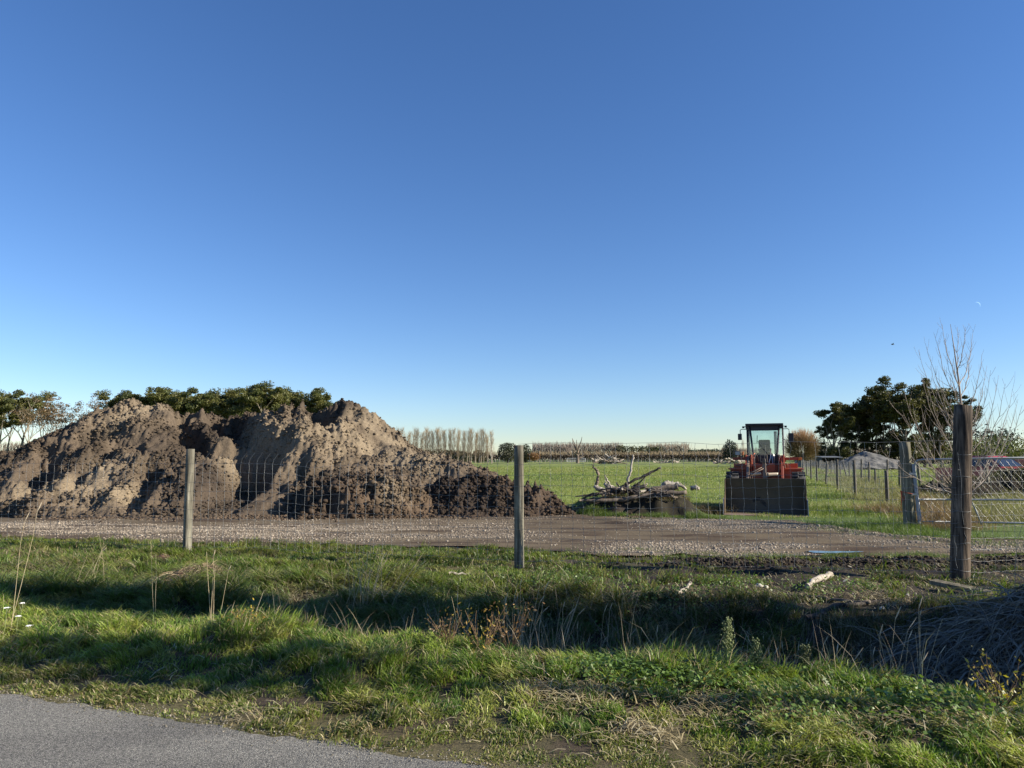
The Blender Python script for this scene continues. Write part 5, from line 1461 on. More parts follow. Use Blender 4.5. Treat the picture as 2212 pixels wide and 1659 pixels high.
    for s in (-1, 1):
        tube('front_pillar', [(s * (fb + .02), y0, zw - .05), (s * (ft + .03), y0 + .0, 2.6)], .030, BLK, root, 8)
        tube('quarter_pillar', [(s * hw, yq, 1.6), (s * hw, yq, 2.6)], .026, BLK, root, 8)
        tube('rear_pillar', [(s * hw, y1, 1.5), (s * hw, y1, 2.6)], .03, BLK, root, 8)
        prism('quarter_panel', [(s * fb, y0), (s * hw, yq), (s * (hw - .03), yq + .03), (s * (fb - .02), y0 + .05)], 'z', 1.3, 1.62, REDD if s > 0 else BLK, root)
        bm = bmesh.new(); v = [bm.verts.new(q) for q in ((s * (fb + .03), y0 + .02, 1.66), (s * hw, yq, 1.60), (s * hw, yq, 2.56), (s * (ft + .05), y0 + .02, 2.56))]; bm.faces.new(v)
        bm_obj('quarter_window', bm, GLS, root)
        bm = bmesh.new(); v = [bm.verts.new(q) for q in ((s * hw, yq + .03, 1.60), (s * hw, y1 - .03, 1.60), (s * hw, y1 - .03, 2.56), (s * hw, yq + .03, 2.56))]; bm.faces.new(v)
        bm_obj('side_window', bm, GLS, root)
        box('roof_corner', (s * .485, y0 + .12, 2.575), (.15, .26, .13), BLK, root, .02)
        tube('mirror_arm', [(s * .55, y0 + .2, 2.50), (s * .68, y0 + .05, 2.50), (s * .72, y0 + .02, 2.47), (s * .72, y0, 2.36)], .011, BLK, root, 6)
        h = .20 if s < 0 else .29
        box('mirror', (s * .735 + (.03 if s > 0 else 0), y0, 2.36 - h / 2), (.12 if s < 0 else .15, .05, h), BLK, root, .018)
        wl = tube('lamp_bracket', [(s * .56, y0 + .1, 2.585), (s * .64, y0 + .06, 2.585), (s * .64, y0 + .06, 2.53)], .010, BLK, root, 6)
        box('work_lamp', (s * .625, y0 + .08, 2.565), (.07, .07, .06), BLK, root, .01)
    bm = bmesh.new(); v = [bm.verts.new(q) for q in ((-fb, y0 + .012, zw), (fb, y0 + .012, zw), (ft, y0 + .012, zt), (-ft, y0 + .012, zt))]; bm.faces.new(v)
    bm_obj('windscreen', bm, GLS, root)
    bm = bmesh.new(); v = [bm.verts.new(q) for q in ((-.50, y1, 1.72), (.50, y1, 1.72), (.50, y1, 2.56), (-.50, y1, 2.56))]; bm.faces.new(v)
    bm_obj('rear_window', bm, GLS, root)
    tube('wiper', [(.10, y0 - .03, 1.66), (-.10, y0 - .035, 1.95), (-.21, y0 - .03, 2.12)], [.014, .012, .008], BLK, root, 6)
    tube('wiper_blade', [(-.23, y0 - .03, 2.06), (-.215, y0 - .03, 2.30)], .010, BLK, root, 6)
    seat = empty('seat'); seat.parent = root; seat.location = (-.04, 3.35, 0)
    SEAT = plain('seat_cloth', (.035, .035, .036), (.06, .06, .062), 8, .9)
    box('backrest', (0, .1, 1.98), (.36, .10, .42), SEAT, seat, .05); box('cushion', (0, -.12, 1.70), (.46, .46, .14), SEAT, seat, .05)
    bm = bmesh.new()
    R_, r_ = .19, .016
    rings = [[bm.verts.new(((R_ + r_ * math.cos(b)) * math.cos(a), (R_ + r_ * math.cos(b)) * math.sin(a), r_ * math.sin(b))) for b in [2 * math.pi * j / 6 for j in range(6)]] for a in [2 * math.pi * i / 24 for i in range(24)]]
    for i in range(24):
        for j in range(6): bm.faces.new((rings[i][j], rings[(i + 1) % 24][j], rings[(i + 1) % 24][(j + 1) % 6], rings[i][(j + 1) % 6]))
    bm_obj('steering_wheel', bm, BLK, root, True, (-.02, 2.86, 1.86), (rad(25), 0, 0))
    tube('steering_column', [(-.02, 2.86, 1.85), (-.02, 2.72, 1.5)], .03, BLK, root, 8)
    box('dash', (0, 2.62, 1.68), (.42, .22, .12), BLK, root, .03)
    tube('handrail', [(.56, 2.72, 1.62), (.60, 2.66, 1.66), (.60, 2.66, 2.14), (.56, 2.72, 2.18)], .013, BLK, root, 6)
    # rear body
    box('engine_hood', (0, 4.45, 1.25), (.95, 1.35, .85), RED, root, .06)
    box('rear_frame', (0, 3.6, .8), (.7, 2.6, .4), REDD, root, .03)
    box('counterweight', (0, 5.15, .85), (1.3, .3, .6), REDD, root, .05)
    tube('exhaust_pipe', [(.30, 4.0, 1.6), (.30, 4.0, 2.48)], .05, BLK, root, 12)
    for s in (-1, 1): prism('rear_fender', [(3.35, 1.05), (3.5, 1.22), (4.4, 1.22), (4.6, 1.0), (4.55, .98), (4.38, 1.18), (3.52, 1.18), (3.40, 1.03)], 'x', s * .55, s * 1.05, RED, root)
    return root
loader()
# ------------------------------------------------------------------ grass and weeds of the verge
M_GRASS = leafmat('grass_blades', 0.38, 0.45)
M_STRAW = leafmat('straw', 0.15, 0.7)
GREEN = np.array([(0.15, 0.225, 0.036), (0.22, 0.285, 0.048), (0.10, 0.165, 0.030), (0.29, 0.315, 0.075)])
DRY = np.array([(0.36, 0.29, 0.15), (0.26, 0.21, 0.11), (0.42, 0.36, 0.22)])

def inview(x, y, m=0.5): return np.abs(x) < y * 0.745 + m

def grass_field():
    Vs, Qs, Ts, Cs, off = [], [], [], [], 0
    def emit(P, H, lean, w, bend, col):
        nonlocal off
        V, (Q, T) = blades(P, H, lean, w, bend)
        Vs.append(V); Qs.append(Q + off); Ts.append(T + off)
        # blade colour: darker at the root, paler towards the tip
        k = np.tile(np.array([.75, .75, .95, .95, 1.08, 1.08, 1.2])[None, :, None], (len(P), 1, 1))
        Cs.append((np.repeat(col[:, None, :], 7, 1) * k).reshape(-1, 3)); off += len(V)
    r = np.random.default_rng(500)
    n = 1500000
    y = 2.6 + 13.0 * r.random(n) ** 1.25; x = (r.random(n) * 2 - 1) * (y * .745 + .5)
    s, t = ST_(x, y)
    left = 1 - sstep(-1.0, 1.5, t)                     # 1 on the left side of the verge
    # clumps
    f1, id1 = worley(x * 4.5, y * 4.5, 501); f2, id2 = worley(x * 1.6 + .2 * perlin(x * 3, y * 3, 9), y * 1.6, 502)
    nz = fbm(x * .9, y * .9, 3, 503)
    st = straw_mask(x, y); so_ = np.clip(soil_mask(x, y) * 1.1, 0, 1)
    lo = lo_edge(x) + .22 * fbm(x * 1.3, y * 0, 3, 505)
    dens = np.where(s < .05, .6, 1.0) * sstep(-.12, .22, s + .14 * perlin(x * 3, y * 3, 7))
    fstrip = sstep(5.4, 6.2, s)
    right = 1 - left
    far_right = sstep(1.0, 3.5, t)
    dens = dens * (1 - .6 * st) * (1 - .97 * so_)
    ditch = sstep(1.9, 2.6, s) * (1 - sstep(4.2, 5.0, s))
    dens = dens * (1 - .55 * ditch * far_right)
    # right side beyond the ditch: patchy weeds in soil
    patchy = np.clip(.5 + 1.3 * fbm(x * 1.3, y * 1.8, 3, 507), 0.03, 1)
    dens = dens * (1 - sstep(4.3, 5.0, s) * sstep(-2.5, -.2, t) * (1 - np.clip(patchy - .5, .02, 1) * .8))
    wd = np.ones_like(x)
    for u_, v_ in ((1570, 1492), (1634, 1492), (1738, 1470)):
        g_ = G(u_, v_); wd = np.minimum(wd, 1 - .75 * np.exp(-((x - g_[0]) / .16) ** 2 - ((y - g_[1] + .05) / .32) ** 2))
    dens = dens * wd
    dens = dens * (y < lo) * np.clip(1.25 - 1.75 * f1, .04, 1)
    # thin the far part, which covers few pixels
    ok = (r.random(n) < dens * np.where(y > 8.5, .75, .9)) & inview(x, y)
    # clear the feet of the fence posts a little
    x, y, s, t, left, id1, id2, nz, st, f1, f2, ditch, far_right = [a[ok] for a in (x, y, s, t, left, id1, id2, nz, st, f1, f2, ditch, far_right)]
    m = len(x)
    H = np.interp(s, [0, .25, .7, 1.3, 1.9, 2.6, 3.6, 4.6, 5.5, 7, 9], [.035, .06, .105, .15, .165, .17, .19, .17, .12, .11, .09])
    H = H * (1 + .45 * left * sstep(2.2, 3.0, s) * (1 - sstep(4.2, 5, s)))
    H = H * (.55 + .9 * id2) * (.6 + .7 * r.random(m)) * (1.1 - .5 * np.clip(f1, 0, 1)) * (1 + .3 * nz)
    a = id2 * 6.28 + 1.2 * r.standard_normal(m) + 0
    ln = .25 + .5 * r.random(m) + .35 * ditch
    ln = ln * (.5 + 1.0 * id1); lean = np.stack([np.cos(a), np.sin(a)], -1) * ln[:, None] + np.array([-.10, -.06])
    bend = np.clip(.25 + .3 * r.random(m), 0, .62)
    ci = (id1 * 3.99).astype(int)
    col = GREEN[ci] * (.75 + .5 * r.random((m, 1))) * (1 + .25 * nz[:, None])
    weedy = sstep(1.9, 2.4, s) * (1 - sstep(4.4, 5.2, s)) * sstep(-2.5, .5, t)
    H = H * (1 + .35 * weedy * (id1 > .55)) * (1 - .35 * weedy * (id1 < .3))
    dry = r.random(m) < (.14 + .42 * weedy * (id2 > .35) + .12 * np.clip(nz, 0, 1) + .5 * st + .18 * ditch * far_right + .14 * (s < .5) + .10 * (id2 > .75))
    col = np.where(dry[:, None], DRY[(r.random(m) * 2.99).astype(int)] * (.6 + .6 * r.random((m, 1))), col)
    col = col * (1 - .30 * weedy[:, None] * ~dry[:, None])
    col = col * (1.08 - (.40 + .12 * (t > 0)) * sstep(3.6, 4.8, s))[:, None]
    edge = (s < .55)[:, None]
    col = np.where(edge & ~dry[:, None], col * .4 + .6 * np.array((.135, .150, .040)), col)
    # bluish dark tussocks on the far bank at the left
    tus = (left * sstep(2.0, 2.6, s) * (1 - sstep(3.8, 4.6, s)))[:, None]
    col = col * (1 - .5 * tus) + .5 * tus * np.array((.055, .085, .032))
    w = (.0050 + .0045 * r.random(m)) * np.where(y > 8, 1.35, 1.0)
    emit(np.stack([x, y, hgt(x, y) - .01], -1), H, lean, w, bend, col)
    V = np.concatenate(Vs)
    print('blades', len(V) // 7)
    o = mesh_np('grass', V, [np.concatenate(Qs), np.concatenate(Ts)], M_GRASS, None, np.concatenate(Cs))
    tag(o, 'long uneven green verge grass between the road and the fence', 'grass', kind='stuff')
grass_field()

def straw():
    """flat dead stalks lying about in patches"""
    r = np.random.default_rng(520)
    n = 260000
    y = 3.0 + 9.5 * r.random(n) ** 1.2; x = (r.random(n) * 2 - 1) * (y * .745 + .3)
    s, t = ST_(x, y)
    st = straw_mask(x, y)
    ditch = sstep(2.0, 2.7, s) * (1 - sstep(4.2, 5.0, s)) * sstep(-1.5, 1.5, t)
    p = (st ** 1.4) * .75 + .02 * (s > .2) + .10 * ditch + .07 * sstep(4.8, 6, s) * sstep(0, 3, t)
    ok = (r.random(n) < p) & (s > .05) & (y < lo_edge(x))
    x, y = x[ok], y[ok]; m = len(x)
    a = r.random(m) * 6.28; L = .05 + .11 * r.random(m); w = .0016 + .0020 * r.random(m)
    D = np.stack([np.cos(a), np.sin(a), .25 * r.standard_normal(m)], -1)
    S = np.stack([-np.sin(a), np.cos(a), np.zeros(m)], -1) * w[:, None]
    P = np.stack([x, y, hgt(x, y) + .012 + .05 * r.random(m) ** 2], -1)
    M_ = P + np.array([0, 0, 1]) * (L * .12)[:, None]
    V = np.stack([P - D * L[:, None] / 2 - S, P - D * L[:, None] / 2 + S, M_ - S, M_ + S, P + D * L[:, None] / 2 - S * .5, P + D * L[:, None] / 2 + S * .5], 1).reshape(-1, 3)
    o = np.arange(m)[:, None] * 6
    Q = np.concatenate([o + np.array([0, 1, 3, 2]), o + np.array([2, 3, 5, 4])])
    C = DRY[(r.random(m) * 2.99).astype(int)] * (.6 + .8 * r.random((m, 1)))
    tag(mesh_np('straw_litter', V, [Q], M_STRAW, None, np.repeat(C, 6, 0)), 'dead straw lying in pale patches on the verge', 'straw', kind='stuff')
straw()

def litter():
    """pale wood chips and dead leaves on the dug ground at the right"""
    r = np.random.default_rng(530); n = 9000
    y = 5.5 + 5.5 * r.random(n); x = -1 + 9 * r.random(n)
    s, t = ST_(x, y)
    ok = (s > 4.4) & (y < lo_edge(x) - .2) & (r.random(n) < .05 + .3 * np.clip(fbm(x * 1.2, y * 1.6, 3, 531), 0, 1) * sstep(0, 2.5, t)) & inview(x, y)
    x, y = x[ok], y[ok]; m = len(x)
    V, Fq = quads(np.stack([x, y, hgt(x, y) + .02], -1), .012 + .030 * r.random(m) ** 2, r, 1.2, .8)
    C = np.array([(.45, .38, .28), (.20, .12, .07), (.55, .50, .42), (.28, .2, .12)])[(r.random(m) * 3.99).astype(int)] * (.7 + .5 * r.random((m, 1)))
    tag(mesh_np('leaf_litter', V, [Fq], M_STRAW, None, np.repeat(C, 4, 0)), 'pale wood chips and dead leaves on the dug soil at the right', 'leaf litter', kind='stuff')
litter()

def broadleaf():
    """low clover and dock leaves between the grass"""
    r = np.random.default_rng(540)
    pts = []
    for u, v, rr, k in ((1400, 1495, .28, 900), (1350, 1500, .2, 400), (1470, 1500, .22, 500), (1560, 1500, .25, 500), (1250, 1255, .5, 500), (1420, 1300, .6, 700), (1300, 1330, .5, 700), (1480, 1330, .5, 700), (640, 1355, .5, 500), (900, 1380, .4, 350), (1720, 1570, .25, 300), (2060, 1590, .3, 400), (1950, 1560, .3, 350), (1180, 1270, .3, 300), (1560, 1270, .5, 350), (1820, 1285, .4, 250)):
        g = G(u, v); k = int(k * 1.6); q = r.standard_normal((k, 2)) * rr * .6
        pts.append(np.stack([g[0] + q[:, 0] * 1.3, g[1] + q[:, 1], r.random(k)], -1))
    P = np.concatenate(pts)
    h = hgt(P[:, 0], P[:, 1])
    V, Fq = quads(np.stack([P[:, 0], P[:, 1], h + .02 + .11 * P[:, 2]], -1), .009 + .012 * r.random(len(P)), r, .9, 1.3)
    C = np.array((.12, .185, .045)) * (.7 + .8 * r.random((len(P), 1)))
    tag(mesh_np('clover', V, [Fq], M_GRASS, None, np.repeat(C, 4, 0)), 'low clover and broad weeds growing among the verge grass', 'weeds', kind='stuff')
broadleaf()

# pasture grass, sparse towards the distance
def pasture():
    r = np.random.default_rng(550); n = 420000
    y = 19.0 * np.exp(r.random(n) * math.log(150 / 19.0)); x = (r.random(n) * 2 - 1) * (y * .745 + 1)
    e = up_edge(x) + .5 * fbm(x * .8, y * .5, 3, 551) + .35
    s, t = ST_(x, y)
    ok = (y > e) & (x > -3.0 + .12 * (y - 19)) | (y > 42)
    bank = (x > 2.2) & (x < 6.0) & (y > 18.6) & (y < 20.2)
    ok &= ~((x > 1.9) & (x < 6.6) & (y > 18.75) & (y < 20.9) & (r.random(n) < .93))
    ok &= ~((x < 4.0) & (y < 22.3) & (r.random(n) < .75)) & (r.random(n) < np.where(y < 26, .95, .55))
    x, y = x[ok], y[ok]; m = len(x)
    H = (.07 + .05 * r.random(m)) * (1 + .5 * fbm(x * .6, y * .6, 2, 553)) * np.clip(y / 30, 1, 2.2)
    w = .008 * np.clip(y / 20, 1, 6)
    a = r.random(m) * 6.28; lean = np.stack([np.cos(a), np.sin(a)], -1) * (.3 + .4 * r.random((m, 1)))
    nn = fbm(x * .12, y * .06, 3, 555)
    col = lerp((.185, .240, .056), (.255, .265, .085), np.clip(.5 + nn, 0, 1)) * (.7 + .6 * r.random((m, 1)))
    col = np.where((r.random(m) < .14)[:, None], np.array((.30, .26, .13)), col)
    V, (Q, T) = blades(np.stack([x, y, hgt(x, y) + .01], -1), H, lean, w, .35 * np.ones(m), r)
    tag(mesh_np('pasture_grass', V, [Q, T], M_GRASS, None, np.repeat(col, 7, 0)), 'short bright pasture grass of the field beyond the yard', 'grass', kind='stuff')
pasture()

def tussocks():
    """rank pale grass: along the paddock fence, round the gate, on the log bank, on the earth bank"""
    r = np.random.default_rng(560); P, H, K = [], [], []
    def patch(u, v, ru, rd, k, h, cl, zf=None):
        g = G(u, v); q = r.standard_normal((k, 2))
        x, y = g[0] + q[:, 0] * ru, g[1] + q[:, 1] * rd
        f, idd = worley(x * 2.2, y * 1.4, 561)
        z = hgt(x, y) if zf is None else zf(x, y)
        P.append(np.stack([x, y, z - .02], -1)); H.append(h * (.45 + .9 * idd) * (.5 + .7 * r.random(k)))
        mixv = r.random((k, 1))
        K.append((np.array(cl[0]) * (1 - mixv) + np.array(cl[1]) * mixv) * (.7 + .5 * r.random((k, 1))))
    PALE = ((.16, .17, .065), (.36, .31, .17)); LUSH = ((.08, .145, .028), (.16, .20, .05)); RED = ((.20, .12, .07), (.30, .21, .13)); DK = ((.06, .08, .03), (.15, .14, .07))
    for u, v, k, h in ((1760, 1012, 500, .5), (1785, 1025, 700, .5), (1810, 1040, 900, .5), (1845, 1052, 1200, .5), (1880, 1065, 1500, .5), (1905, 1082, 1500, .45), (1925, 1105, 1600, .4), (1890, 1045, 1400, .55), (1930, 1065, 1400, .5), (1990, 1085, 1600, .5), (1850, 1035, 900, .55)):
        patch(u, v, .55, .9, k, h, PALE)
    for u, v, k, h in ((1800, 1075, 1600, .22), (1840, 1110, 2200, .2), (1780, 1105, 2200, .18), (1900, 1135, 2200, .18), (1960, 1150, 1800, .2), (2020, 1160, 1600, .2), (1760, 1050, 1500, .2), (1830, 1140, 1500, .14), (2100, 1170, 900, .15), (2190, 1175, 900, .15)):
        patch(u, v, .55, .6, k, h, LUSH)
    for u, v, k, h in ((2030, 1128, 1500, .55), (2050, 1140, 1200, .5), (2010, 1110, 1200, .6), (1905, 1110, 700, .35)): patch(u, v, .38, .4, k, h, RED)
    for u, v, k, h in ((2120, 1125, 1800, .4), (2170, 1120, 2000, .45), (2210, 1125, 1800, .45), (2140, 1100, 1500, .5), (2200, 1090, 1500, .5)): patch(u, v, .5, .7, k, h, PALE)
    bank = lambda x, y: hgt(x, y)
    for u, v, k, h in ((1275, 1112, 1000, .28), (1310, 1114, 1200, .28), (1350, 1115, 1200, .25), (1400, 1116, 1200, .22), (1450, 1117, 1300, .28), (1500, 1118, 1300, .3), (1540, 1119, 900, .2), (1370, 1120, 700, .12), (1480, 1122, 700, .12), (1245, 1112, 700, .2)): patch(u, v + 3, .3, .10, int(k * .6), h * .7, LUSH)
    for u, v, k, h in ((1330, 1109, 500, .36), (1380, 1109, 500, .36), (1430, 1109, 600, .40), (1480, 1109, 600, .40), (1525, 1110, 600, .40), (1560, 1108, 500, .36)): patch(u, v, .28, .22, k, h, ((.10, .075, .045), (.22, .17, .10)))
    for u, v, k in ((1345, 1190, 700), (1420, 1197, 350), (1560, 1200, 500), (1700, 1208, 600), (1620, 1205, 300), (1800, 1207, 600), (1900, 1206, 700), (1985, 1205, 700), (2030, 1205, 400), (2150, 1205, 500), (1480, 1206, 300), (2210, 1200, 400), (1240, 1195, 300)): patch(u, v, .28, .10, k, .12, LUSH, lambda x, y: np.maximum(hgt(x, y), .0))
    P, H, K = np.concatenate(P), np.concatenate(H), np.concatenate(K); m = len(P)
    a = r.random(m) * 6.28; lean = np.stack([np.cos(a), np.sin(a)], -1) * (.2 + .5 * r.random((m, 1)))
    w = np.clip(.00042 * P[:, 1], .005, .03)
    V, (Q, T) = blades(P, H, lean, w, .2 + .35 * r.random(m), r)
    tag(mesh_np('rank_grass', V, [Q, T], M_GRASS, None, np.repeat(K, 7, 0)), 'rank pale grass tussocks along the paddock fence and around the logs', 'grass', kind='stuff')
tussocks()

# weeds on the dark bank
def bank_weeds():
    r = np.random.default_rng(570); o = bpy.data.objects['earth_bank'] if 'earth_bank' in bpy.data.objects else None
    me = o.data; co = np.empty(len(me.vertices) * 3, np.float32); me.vertices.foreach_get('co', co); co = co.reshape(-1, 3)
    co = co[(co[:, 2] > .25)]
    w = np.clip(co[:, 2], 0, 2) ** 1.5
    P = co[r.choice(len(co), 9000, p=w / w.sum())] + .05 * r.standard_normal((9000, 3)) * (1, 1, 0)
    H = .10 + .28 * r.random(len(P)) ** 2; a = r.random(len(P)) * 6.28
    V, (Q, T) = blades(P - (0, 0, .03), H, np.stack([np.cos(a), np.sin(a)], -1) * .5, .013 * np.ones(len(P)), .3 * np.ones(len(P)), r)
    K = lerp((.075, .085, .03), (.22, .18, .10), r.random(len(P)) ** 2) * (.7 + .6 * r.random((len(P), 1)))
    tag(mesh_np('bank_weeds', V, [Q, T], M_GRASS, None, np.repeat(K, 7, 0)), 'weeds growing over the dark earth bank', 'weeds', kind='stuff')
bank_weeds()

def ditch_stalks():
    """dead grey-brown stems standing and leaning all through the ditch"""
    r = np.random.default_rng(575); n = 9000
    t = r.uniform(-3.5, 4.6, n); s = r.normal(3.0, .95, n)
    f, idd = worley(t * 1.3, s * 1.6, 576)
    ok = (s > 1.75) & (s < 5.2) & (r.random(n) < np.where(idd > .45, .85, .15) * sstep(-3.5, -1.0, t))
    t, s, idd = t[ok], s[ok], idd[ok]; m = len(t)
    x, y = E1[0] + EV[0] * t + NV[0] * s, E1[1] + EV[1] * t + NV[1] * s
    a = r.random(m) * 6.28; ln = .15 + .65 * r.random(m) ** 1.5
    V, (Q, T) = blades(np.stack([x, y, hgt(x, y) - .01], -1), (.16 + .38 * r.random(m) ** 1.6) * (.6 + .6 * idd), np.stack([np.cos(a), np.sin(a)], -1) * ln[:, None], .0032 + .002 * r.random(m), .10 + .35 * r.random(m) ** 2, r)
    K = np.array([(.30, .25, .17), (.20, .17, .13), (.38, .33, .24), (.14, .11, .08)])[(r.random(m) * 3.99).astype(int)] * (.7 + .5 * r.random((m, 1)))
    tag(mesh_np('dead_stalks', V, [Q, T], M_STRAW, None, np.repeat(K, 7, 0)), 'grey brown dead stalks standing and leaning all through the ditch', 'dead grass', kind='stuff')
ditch_stalks()

# ------------------------------------------------------------------ single plants and bits on the verge
def strands(P0, D, L, w, droop, r, n=5):
    """long flat dead leaves as drooping ribbons"""
    m = len(P0); pts = [P0]; d = D.copy()
    for i in range(n - 1):
        d = d + np.array([0, 0, -1.0]) * droop[:, None]
        d /= np.linalg.norm(d, axis=1, keepdims=True)
        pts.append(pts[-1] + d * (L / (n - 1))[:, None])
    pts = np.stack(pts, 1)
    S = np.cross(D, r.standard_normal((m, 3))); S /= np.linalg.norm(S, axis=1, keepdims=True) + 1e-9
    wt = np.linspace(1, .35, n)[None, :, None] * w[:, None, None]
    V = np.stack([pts - S[:, None] * wt, pts + S[:, None] * wt], 2).reshape(-1, 3)
    o = np.arange(m)[:, None, None] * 2 * n + np.arange(n - 1)[None, :, None] * 2
    Q = (o + np.array([0, 1, 3, 2])[None, None]).reshape(-1, 4)
    return V, Q

def strand_heap(name, label, cat, c, R, Hh, k, Lr, w, cl, seed, core=(.05, .042, .034)):
    r = np.random.default_rng(seed)
    root = empty(name, c, label=label, cat=cat)
    # core mound
    n = 40; xs = np.linspace(-1.05, 1.05, n); X, Y = np.meshgrid(xs * R[0], xs * R[1])
    def hz(x, y):
        q = np.sqrt((x / R[0]) ** 2 + (y / R[1]) ** 2 + 1e-6)
        return Hh * np.clip(1 - q ** 1.5, -.1, 1) * (1 + .3 * fbm(x * 1.7 / R[0] + seed, y * 1.7 / R[1], 3, seed))
    Z = hz(X, Y); V = np.stack([X, Y, np.where(Z > 0, Z, -.15)], -1).reshape(-1, 3)
    i, j = np.meshgrid(np.arange(n - 1), np.arange(n - 1)); a = (j * n + i).ravel()
    mesh_np('soil', V, [np.stack([a, a + 1, a + n + 1, a + n], -1)], M_CLOD, root, np.tile(core, (len(V), 1)), True)
    q = np.sqrt(r.random(k)) * .98; t = r.random(k) * 6.283
    x, y = q * np.cos(t) * R[0], q * np.sin(t) * R[1]
    P = np.stack([x, y, hz(x, y) + .005 + .03 * r.random(k)], -1)
    out = np.stack([np.cos(t), np.sin(t), .1 + .35 * r.random(k)], -1) + 1.15 * r.standard_normal((k, 3)) * np.array([1, 1, .45])
    out /= np.linalg.norm(out, axis=1, keepdims=True)
    L = Lr[0] + (Lr[1] - Lr[0]) * r.random(k)
    V, Q = strands(P, out, L, w * (.35 + 1.2 * r.random(k) ** 1.5), .22 + .35 * r.random(k), r)
    # keep ribbons above the core
    V[:, 2] = np.maximum(V[:, 2], hz(V[:, 0], V[:, 1]) + .004); V[:, 2] = np.maximum(V[:, 2], -.25)
    K = np.asarray(cl)[(r.random(k) * (len(cl) - .01)).astype(int)] * (.6 + .7 * r.random((k, 1)))
    mesh_np('stalks', V, [Q], M_STRAW, root, np.repeat(K, 10, 0))
    return root
c = G(2160, 1390, 0.0); c = np.array([c[0] + 1.25, c[1] + .30, -.36])
strand_heap('reed_heap', 'big heap of long dead grey reed stalks in the shade by the ditch, right edge', 'reed heap', c, (1.9, 1.15), .84, 5600, (.35, .95), .0065, [(.20, .175, .145), (.13, .115, .10), (.27, .235, .19), (.17, .15, .12)], 600)
c = G(1840, 1385); strand_heap('reed_heap', 'flattened spill of dead reed stalks at the foot of the big reed heap', 'reed heap', np.array([c[0] + .2, c[1], float(hgt(c[0] + .2, c[1])) - .02]), (1.0, .6), .22, 900, (.3, .75), .0055, [(.20, .18, .14), (.14, .12, .10), (.28, .24, .18)], 610)
c = G(432, 1258); strand_heap('straw_heap', 'small mound of torn turf and straw in the sun, below the left fence post', 'straw heap', np.array([c[0], c[1], float(hgt(c[0], c[1])) - .03]), (.62, .45), .24, 1500, (.10, .30), .0035, [(.42, .34, .22), (.30, .22, .14), (.22, .15, .09)], 620, (.07, .045, .032))
c = G(345, 1212); strand_heap('turf_clod', 'small reddish turf clod in the grass left of the left fence post', 'clod', np.array([c[0], c[1], float(hgt(c[0], c[1]))]), (.22, .14), .10, 160, (.05, .12), .003, [(.24, .15, .10), (.3, .22, .14)], 625, (.10, .062, .045))
c = G(1340, 1372); strand_heap('straw_heap', 'dull brown hump of matted dead grass in the ditch', 'straw heap', np.array([c[0], c[1] + .1, float(hgt(c[0], c[1])) - .02]), (.42, .3), .30, 900, (.12, .34), .0035, [(.22, .18, .12), (.15, .12, .08)], 630)
c = G(1590, 1345); strand_heap('straw_heap', 'low tan hump of dead grass across the ditch, behind the tall weeds', 'straw heap', np.array([c[0], c[1] + .2, float(hgt(c[0], c[1])) - .02]), (.5, .3), .20, 800, (.12, .32), .0035, [(.30, .24, .15), (.2, .16, .1)], 640)

def stalk_clump(u, v, k, h, spread, label, seed, lean=0.0, heads=True, cl=(.42, .35, .22)):
    r = np.random.default_rng(seed); g = G(u, v); g[2] = float(hgt(g[0], g[1]))
    root = empty('dry_grass', g, label=label, cat='dry grass')
    polys, hd = [], []
    for i in range(k):
        p = np.array([r.normal(0, spread), r.normal(0, spread * .7), -.02])
        d = unit(np.array([lean + .22 * r.standard_normal(), .15 * r.standard_normal(), 1]))
        P, R, d2 = limb(r, p, d, h * (.55 + .5 * r.random()), .0027, .0014, 6, -.02, .04); polys.append((P, R))
        if heads and r.random() < .55:
            t = np.linspace(0, 1, 5)[:, None]
            hd.append((P[-1] + (d2 + np.array([.25 * np.sign(lean + .01), 0, -.1])) * t * (.05 + .06 * r.random()), np.array([.001, .0032, .0040, .0028, .0008]) * (.6 + .6 * r.random())))
    V, Fs = tubes([(p * np.array([1, 1, 1.25]), q) for p, q in polys], 4); mesh_np('stems', V, Fs, M_DRYST, root)
    hd = [(p + np.array([0, 0, .25 * p[0][2]]), q) for p, q in hd]
    if hd: V, Fs = tubes(hd, 5); mesh_np('seed_heads', V, Fs, M_DRYHD, root)
M_DRYST = plain('dry_stem', (.34, .27, .16), (.50, .42, .27), 20, .7, bmp=0); M_DRYHD = plain('dry_seed_head', (.36, .29, .19), (.55, .47, .34), 60, .8, bmp=0)
stalk_clump(778, 1300, 14, .72, .10, 'tall pale dead grass stems left of the middle post, upright and sunlit', 650, .12)
stalk_clump(822, 1290, 8, .62, .08, 'few dead grass stems leaning right, next to the taller upright ones', 651, .35)
stalk_clump(1130, 1370, 16, .70, .13, 'tall dead seeding grass in the ditch below the middle post', 652, .08)
stalk_clump(1190, 1390, 14, .66, .12, 'dead grass stems leaning right in the ditch below the middle post', 653, .22)
stalk_clump(1275, 1380, 9, .7, .10, 'thin dead stems leaning right in the middle of the ditch', 654, .28)
stalk_clump(1010, 1385, 5, .6, .10, 'few single dead stems in the dark left part of the ditch', 655, .02)
stalk_clump(335, 1345, 2, .62, .02, 'lone reddish dead stalk standing in the dark grass at the left', 656, .02, False)
stalk_clump(28, 1380, 2, .9, .03, 'two very tall thin dead stems at the left edge', 657, .05)
stalk_clump(455, 1370, 4, .55, .05, 'small loose clump of dead stems in the left foreground grass', 658, .1)
stalk_clump(1990, 1480, 8, .62, .16, 'long bare stalks crossing in front of the reed heap', 659, .16)
stalk_clump(1700, 1440, 9, .42, .18, 'short dead stems in the shady ditch right of the two tall weeds', 660, .05)
